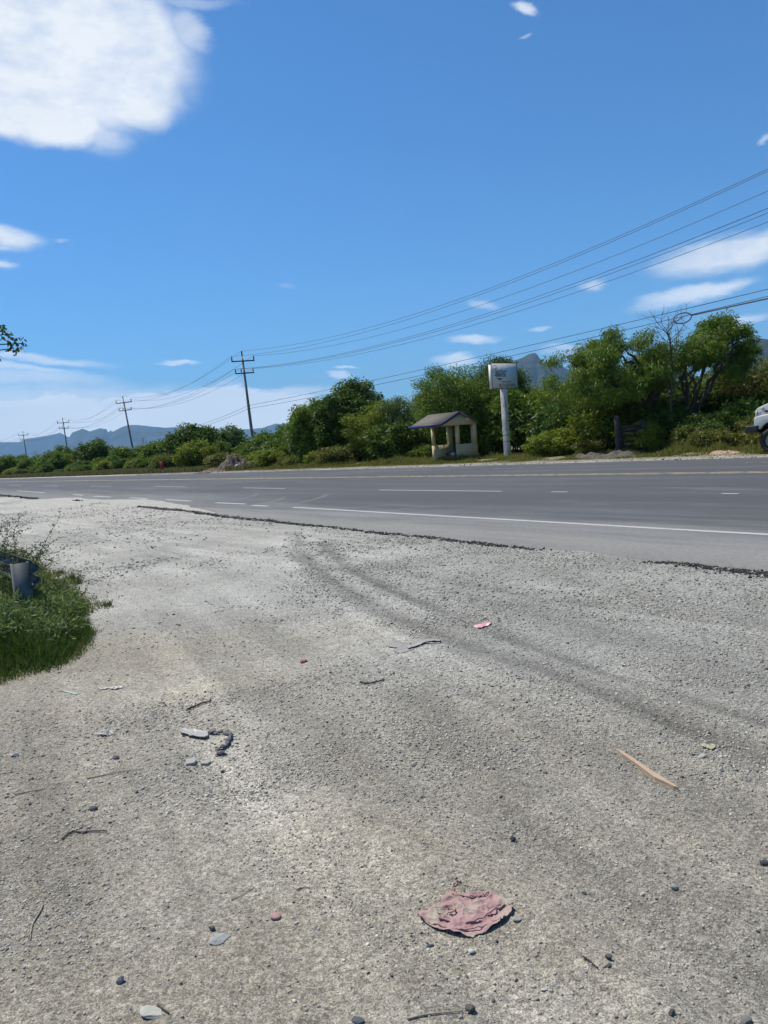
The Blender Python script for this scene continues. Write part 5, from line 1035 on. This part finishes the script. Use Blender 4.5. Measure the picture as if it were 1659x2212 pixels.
for pts_, hgts in ((((976, 1936), (974, 1926), (985, 1918), (996, 1914)), (.012, .02, .02, .012)), (((925, 1988), (960, 2001), (1000, 2009), (1040, 2008), (1075, 1998), (1104, 1984)), (.02, .028, .034, .034, .034, .02)), (((945, 1955), (940, 1972), (965, 1982), (985, 1972), (978, 1960)), (.024, .03, .034, .034, .026)), (((980, 1941), (1010, 1950), (1040, 1950), (1060, 1943)), (.024, .036, .036, .024)), (((950, 1985), (985, 1996), (1020, 1997), (1050, 1990), (1070, 1978), (1095, 1970)), (.03, .034, .036, .04, .042, .03))):
    P = np.array([np.append(G(*q_)[:2], 0) for q_ in pts_]); tq = np.linspace(0, len(P) - 1, 24); Q = np.stack([np.interp(tq, range(len(P)), P[:, k]) for k in range(3)], 1); Q[:, 2] = hgt(Q[:, 0], Q[:, 1]) + np.interp(tq, range(len(P)), hgts) * .40; Q += rg.normal(0, .0022, Q.shape)
    fr_.tube(Q, .0022 + .0022 * rg.random(24), 5)
fr_.build('hem_fold', mrag, rag, smooth=True)
mpk = mat('pink_white_wrapper', (.55, .12, .16), .6, color2=(.6, .55, .53), vscale=30)
sheet('crushed_wrapper', 'flattened pink and white wrapper on the gravel in the middle of the lot', 'wrapper', [(1022, 1350), (1030, 1346), (1042, 1344), (1058, 1343), (1062, 1346), (1050, 1350), (1034, 1353)], mpk, folds=.006, seed=6)
mpl = mat('dusty_white_plastic', (.31, .30, .265), .5, var=.12, vscale=15)
sheet('broken_plastic', 'curved piece of broken dusty white plastic left of a black strap', 'plastic piece', [(389, 1580), (397, 1578), (410, 1579), (425, 1582), (449, 1586), (450, 1597), (444, 1602), (425, 1597), (411, 1593), (405, 1588), (392, 1586)], mpl, folds=.003, lift=.016, seed=7, thick=.006, curl=.01)
mst2 = mat('dark_rubber_strap', (.075, .075, .08), .7, var=.3, vscale=20)
ps = [(452, 1583), (462, 1586), (472, 1588), (482, 1585), (492, 1589), (500, 1595), (498, 1601), (490, 1606), (494, 1611), (484, 1616), (474, 1619), (466, 1624), (478, 1627), (487, 1624)]
Q = np.array([G(*q_)[:2] for q_ in ps]); tq = np.linspace(0, len(Q) - 1, 70); Qx = np.interp(tq, range(len(Q)), Q[:, 0]); Qy = np.interp(tq, range(len(Q)), Q[:, 1]); dx = np.gradient(Qx); dy = np.gradient(Qy); nn = np.hypot(dx, dy); nx2, ny2 = -dy / nn, dx / nn; w_ = .017 + .005 * np.sin(tq * 2.1); tw = np.sin(tq * 3.3) * .9; hz2 = hgt(Qx, Qy) + .014
V = np.empty((140, 3)); V[0::2] = np.stack([Qx - nx2 * w_ * np.cos(tw), Qy - ny2 * w_ * np.cos(tw), hz2 - w_ * np.sin(tw) * .7], 1); V[1::2] = np.stack([Qx + nx2 * w_ * np.cos(tw), Qy + ny2 * w_ * np.cos(tw), hz2 + w_ * np.sin(tw) * .7], 1)
m = MB(); q = np.arange(69) * 2; m.add(V, np.stack([q, q + 1, q + 3, q + 2], 1)); o = m.build('rubber_strap', mst2); s_ = o.modifiers.new('solid', 'SOLIDIFY'); s_.thickness = .003; tag(o, 'twisted dark rubber strap curling on the dirt beside broken plastic', 'strap')
mtile = mat('pale_tile_shard', (.27, .262, .23), .7, var=.1, vscale=30)
def slab_piece(name, label, cat, outline, matr, th=.012, group=None, tilt=0.0):
    P = np.array([G(*q_)[:2] for q_ in outline]); n = len(P); zb4 = float(hgt(P[:, 0], P[:, 1]).min()); zt4 = float(hgt(P[:, 0], P[:, 1]).max()) + th
    V = [(x_, y_, zb4 - .004) for x_, y_ in P] + [(x_, y_, zt4) for x_, y_ in P]; me = bpy.data.meshes.new(name)
    me.from_pydata(V, [], [list(range(n, 2 * n)), list(range(n))[::-1]] + [[q_, (q_ + 1) % n, n + (q_ + 1) % n, n + q_] for q_ in range(n)]); me.materials.append(matr); me.update()
    import bmesh as _b; bb = _b.new(); bb.from_mesh(me); _b.ops.recalc_face_normals(bb, faces=bb.faces); bb.to_mesh(me); bb.free()
    o = bpy.data.objects.new(name, me); COL.objects.link(o); b_2 = o.modifiers.new('bevel', 'BEVEL'); b_2.width = .002; b_2.segments = 2; return tag(o, label, cat, group)
slab_piece('tile_shard', 'left of two small pale tile shards below the rubber strap', 'tile shard', [(401, 1641), (419, 1637), (424, 1642), (420, 1648), (402, 1651)], mtile, group='pale tile shards')
slab_piece('tile_shard', 'right of two small pale tile shards below the rubber strap', 'tile shard', [(436, 1640), (452, 1637), (455, 1641), (448, 1646), (433, 1646)], mtile, group='pale tile shards')
mgc = mat('pale_green_card', (.29, .36, .28), .7); slab_piece('card_scrap', 'pale green strip of card near the grass clump', 'card', [(133, 1493), (141, 1492), (171, 1499), (163, 1501)], mgc, .005)
mwood2 = mat('pale_wood', (.42, .30, .20), .85, color2=(.33, .24, .17), var=.15, vscale=14, stretch=(1, 1, 1), bump=.002, bscale=40)
slab_piece('wood_stick', 'long thin splintered strip of pale wood lying on the gravel', 'stick', [(1334, 1628), (1345, 1632), (1380, 1655), (1412, 1677), (1440, 1694), (1467, 1712), (1456, 1709), (1434, 1698), (1414, 1689), (1380, 1663), (1343, 1637)], mwood2, .016)
mpap = mat('yellowed_paper', (.36, .335, .22), .8, var=.1, vscale=20)
sheet('paper_scrap', 'torn yellowish paper scrap right of the wood stick', 'paper', [(1513, 1611), (1522, 1607), (1543, 1607), (1546, 1612), (1537, 1620), (1526, 1617), (1518, 1617)], mpap, folds=.004, seed=9)
mfl = mat('flattened_sacking', (.25, .235, .215), .9, var=.2, vscale=14)
sheet('flattened_rag', 'long flattened grey rag pressed into the gravel below the pink wrapper', 'rag', [(834, 1393), (846, 1384), (862, 1383), (870, 1389), (885, 1388), (910, 1378), (935, 1377), (953, 1380), (950, 1387), (925, 1391), (900, 1392), (892, 1402), (866, 1408), (850, 1404), (860, 1398), (842, 1397)], mfl, folds=.004, lift=.002, seed=10)
sheet('plastic_strip', 'dirty white plastic strip lying on the flattened grey rag', 'plastic strip', [(878, 1398), (905, 1391), (925, 1383), (950, 1380), (952, 1384), (930, 1387), (910, 1394), (882, 1401)], mpl, folds=.003, lift=.014, seed=12)
slab_piece('plastic_scrap', 'small dark red plastic scrap on the gravel left of the flattened rag', 'plastic scrap', [(648, 1427), (662, 1424), (664, 1427), (650, 1431)], mat('dark_red_plastic', (.20, .05, .05), .6), .012)
sheet('flattened_paper', 'dusty flattened paper near the green card scrap', 'paper', [(210, 1487), (228, 1486), (250, 1484), (268, 1485), (245, 1491), (236, 1488), (218, 1491)], mpl, folds=.006, lift=.004, seed=13)
sheet('crumpled_paper', 'crumpled dusty paper below the flattened one at the left', 'paper', [(207, 1583), (218, 1577), (240, 1575), (247, 1580), (238, 1586), (220, 1588)], mpl, folds=.010, lift=.002, seed=15)
def twigo(label, pts_, r, matr, name='twig', forks=()):
    P = np.array([np.append(G(*q_)[:2], 0) for q_ in pts_]); tq = np.linspace(0, len(P) - 1, 18); Q = np.stack([np.interp(tq, range(len(P)), P[:, k]) for k in range(3)], 1); Q[1:-1] = (Q[:-2] + 2 * Q[1:-1] + Q[2:]) / 4; Q[:, 2] = hgt(Q[:, 0], Q[:, 1]) + r * 1.3
    r = r * .75
    m = MB(); m.tube(Q, r * np.linspace(1.1, .7, 18) * rg.uniform(.85, 1.15, 18), 6)
    for a_, b_ in forks: A_, B_ = lay(*a_), lay(*b_); A_[2] += r; B_[2] += r; m.tube([A_, (A_ + B_) / 2 + [0, 0, r], B_], r * .6, 5)
    return tag(m.build(name, matr, smooth=True), label, 'twig', 'twigs and dry stalks on the dirt')
mtw = mat('dry_pale_twig', (.27, .23, .17), .9, var=.25, vscale=30); mtk = mat('dark_twig', (.07, .06, .05), .9, var=.25, vscale=30)
twigo('pale crooked twig with a forked root near the left bottom', [(93, 1954), (88, 1970), (78, 1985), (69, 2002), (67, 2018), (60, 2028)], .0045, mtw, forks=(((68, 2012), (52, 2026)), ((67, 2016), (66, 2034))))
twigo('thin straight pale stalk above the pink pebble', [(500, 1946), (520, 1938), (551, 1922)], .0028, mtw)
twigo('short grey stub of twig in the lower left', [(186, 1958), (193, 1953), (201, 1949)], .006, mtw)
twigo('short pale bent twig between the pink pebble and the pink rag', [(641, 1931), (650, 1925), (670, 1922)], .0035, mtw)
twigo('dark root snaking over the dirt at the left', [(134, 1813), (145, 1803), (160, 1795), (175, 1800), (196, 1797), (230, 1796)], .005, mtk)
twigo('dark straight twig in the lower right', [(1261, 2081), (1275, 2090), (1292, 2105)], .004, mtk)
twigo('dark thin twig beside the pale embedded stone at the bottom', [(341, 2172), (352, 2182), (366, 2192)], .004, mtk)
twigo('long dry grass stalk at the bottom edge', [(880, 2210), (915, 2204), (950, 2199), (1000, 2188)], .0035, mtw)
twigo('pale thin twig near the left edge beside dark stones', [(33, 1718), (60, 1713), (94, 1707)], .005, mtw)
twigo('grey twig end curling upward left of the lot centre', [(405, 1532), (425, 1524), (440, 1517), (452, 1516), (455, 1509)], .008, mtk)
twigo('gnarled brown twig with a knot in the middle of the lot', [(778, 1474), (795, 1477), (812, 1473), (826, 1469), (830, 1463)], .008, mtk)
twigo('long faint grass stalk at left among pale pebbles', [(188, 1683), (230, 1675), (262, 1668), (312, 1664)], .0035, mtw)
# single stones one can pick out
mstone = mat('loose_stone', attr=True, rough=.85, var=.25, vscale=60, bump=.002, bscale=80, spec=.3)
import bmesh
def stone(label, px, py, wpx, col, flat=.6, sink=.2, seed=0, asp=.75, name='stone', smooth=.0, grp='single stones lying on the dirt'):
    g = lay(px, py); dist = math.hypot(g[1], H); R_ = (.70 if sum(col) < .3 else .86) * wpx / 2 / F * math.hypot(g[0], dist)
    bm = bmesh.new(); bmesh.ops.create_icosphere(bm, subdivisions=3, radius=1.0); rs = np.random.default_rng(seed); co = np.array([v.co[:] for v in bm.verts])
    if smooth < .5:
        for _ in range(9):
            nrm = rs.normal(0, 1, 3); nrm /= np.linalg.norm(nrm); dd = co @ nrm - rs.uniform(.55, .85); k_ = dd > 0; co[k_] -= np.outer(dd[k_], nrm)
    co *= 1 + .10 * (vn(co[:, 0] * 2.2 + 9, co[:, 1] * 2.2 + 4, seed, co[:, 2] * 2.2 + 5)[:, None] - .5)
    co *= [1, asp, flat]; 
    for v, c_ in zip(bm.verts, co): v.co = c_ * R_
    me = bpy.data.meshes.new(name); bm.to_mesh(me); bm.free(); a_ = me.color_attributes.new('col', 'FLOAT_COLOR', 'POINT'); n = len(me.vertices)
    a_.data.foreach_set('color', np.tile([*col, 1], n).astype(np.float32)); me.materials.append(mstone)
    if smooth > .5: me.polygons.foreach_set('use_smooth', np.ones(len(me.polygons), bool))
    o = bpy.data.objects.new(name, me); COL.objects.link(o); o.location = (g[0], g[1], g[2] + R_ * flat * (1 - sink * 2)); o.rotation_euler = (rs.normal(0, .08), rs.normal(0, .08), rs.uniform(-.6, .6))
    return tag(o, label, 'stone', grp)
DK = (.075, .073, .069); GY = (.18, .178, .17); PL_ = (.36, .35, .31); BL = (.075, .082, .09)
stone('smooth oval pink pebble left of the pink rag', 596, 1985, 25, (.36, .21, .19), .42, .1, 1, .8, smooth=1)
stone('pale mottled oval stone embedded below the pink pebble', 478, 2029, 54, (.25, .255, .24), .24, .40, 2, .75)
stone('large white embedded stone at the bottom left', 331, 2186, 56, (.36, .35, .30), .22, .40, 3, .85)
stone('dark angular stone at the bottom centre beside the dry stalk', 1014, 2184, 32, DK, .7, .2, 4)
stone('dark faceted stone with a hollow in the lower right', 1316, 2083, 22, DK, .7, .15, 5)
stone('small dark stone directly below the faceted one, lower right', 1316, 2100, 15, DK, .6, .15, 6)
stone('dark lone stone above the pink rag to the right', 1107, 1810, 19, DK, .8, .1, 7)
stone('white chunky pebble below the pink rag', 1018, 2049, 17, (.48, .46, .41), .6, .1, 8)
stone('long dark stone on the left above the snaking root', 202, 1748, 26, DK, .5, .2, 9)
stone('black and grey stone right of the pale mottled oval stone', 458, 2009, 20, (.08, .085, .085), .7, .15, 10)
stone('grey stone with white top near the bottom left centre', 260, 2122, 20, (.16, .165, .18), .8, .15, 11)
stone('bluish dark stone embedded at the bottom left of the dry stalk', 775, 2205, 42, BL, .3, .4, 12)
stone('square white chip at the lower right of the pink rag', 1175, 2131, 15, (.42, .40, .35), .4, .15, 13)
stone('grey stone at the right end of the pink rag', 1118, 1996, 22, (.28, .27, .24), .45, .2, 14)
stone('blue-grey flat stone below the left half of the pink rag', 930, 2035, 24, BL, .35, .35, 15)
stone('dark flat stone at the far right edge above the lower right stones', 1649, 1866, 26, DK, .6, .15, 16)
stone('round grey stone with dark side in the right foreground', 1458, 1923, 20, (.24, .235, .22), .7, .2, 17)
stone('dark stone right of the pink rag, nearer to it than the others', 1262, 1921, 15, DK, .6, .1, 18)
stone('dark rounded stone in the bottom right corner area', 1451, 2202, 20, DK, .7, .1, 19)
stone('brown embedded stone at the bottom right edge', 1610, 2200, 30, (.14, .13, .12), .4, .3, 20)
stone('white rounded pebble lying at the right end of the wood stick', 1516, 1642, 21, PL_, .4, .25, 21)
stone('dark stone on the left just above the sparse pale flakes', 250, 1637, 22, BL, .5, .2, 22)
stone('white flat stone at the left edge beneath a dark one', 32, 1630, 20, (.42, .40, .36), .4, .1, 23)
stone('dark rounded stone below the rubber strap, right of the tile shards', 870 * 0 + 480, 1660, 14, DK, .7, .1, 24)

# ------------------------------------------------------------------ haze
hz = MB(); hz.box((-32000, -800, -140), (32000, 17500, 1300)); ho = hz.build('haze'); tag(ho, kind='stuff')
mh = bpy.data.materials.new('thin_haze'); mh.use_nodes = True; tn = mh.node_tree; tn.nodes.clear(); oo = tn.nodes.new('ShaderNodeOutputMaterial'); pv = tn.nodes.new('ShaderNodeVolumePrincipled')
pv.inputs['Color'].default_value = (.38, .66, 1.0, 1); pv.inputs['Density'].default_value = 6.0e-5; pv.inputs['Anisotropy'].default_value = 0.0
tn.links.new(pv.outputs[0], oo.inputs['Volume']); ho.data.materials.append(mh)
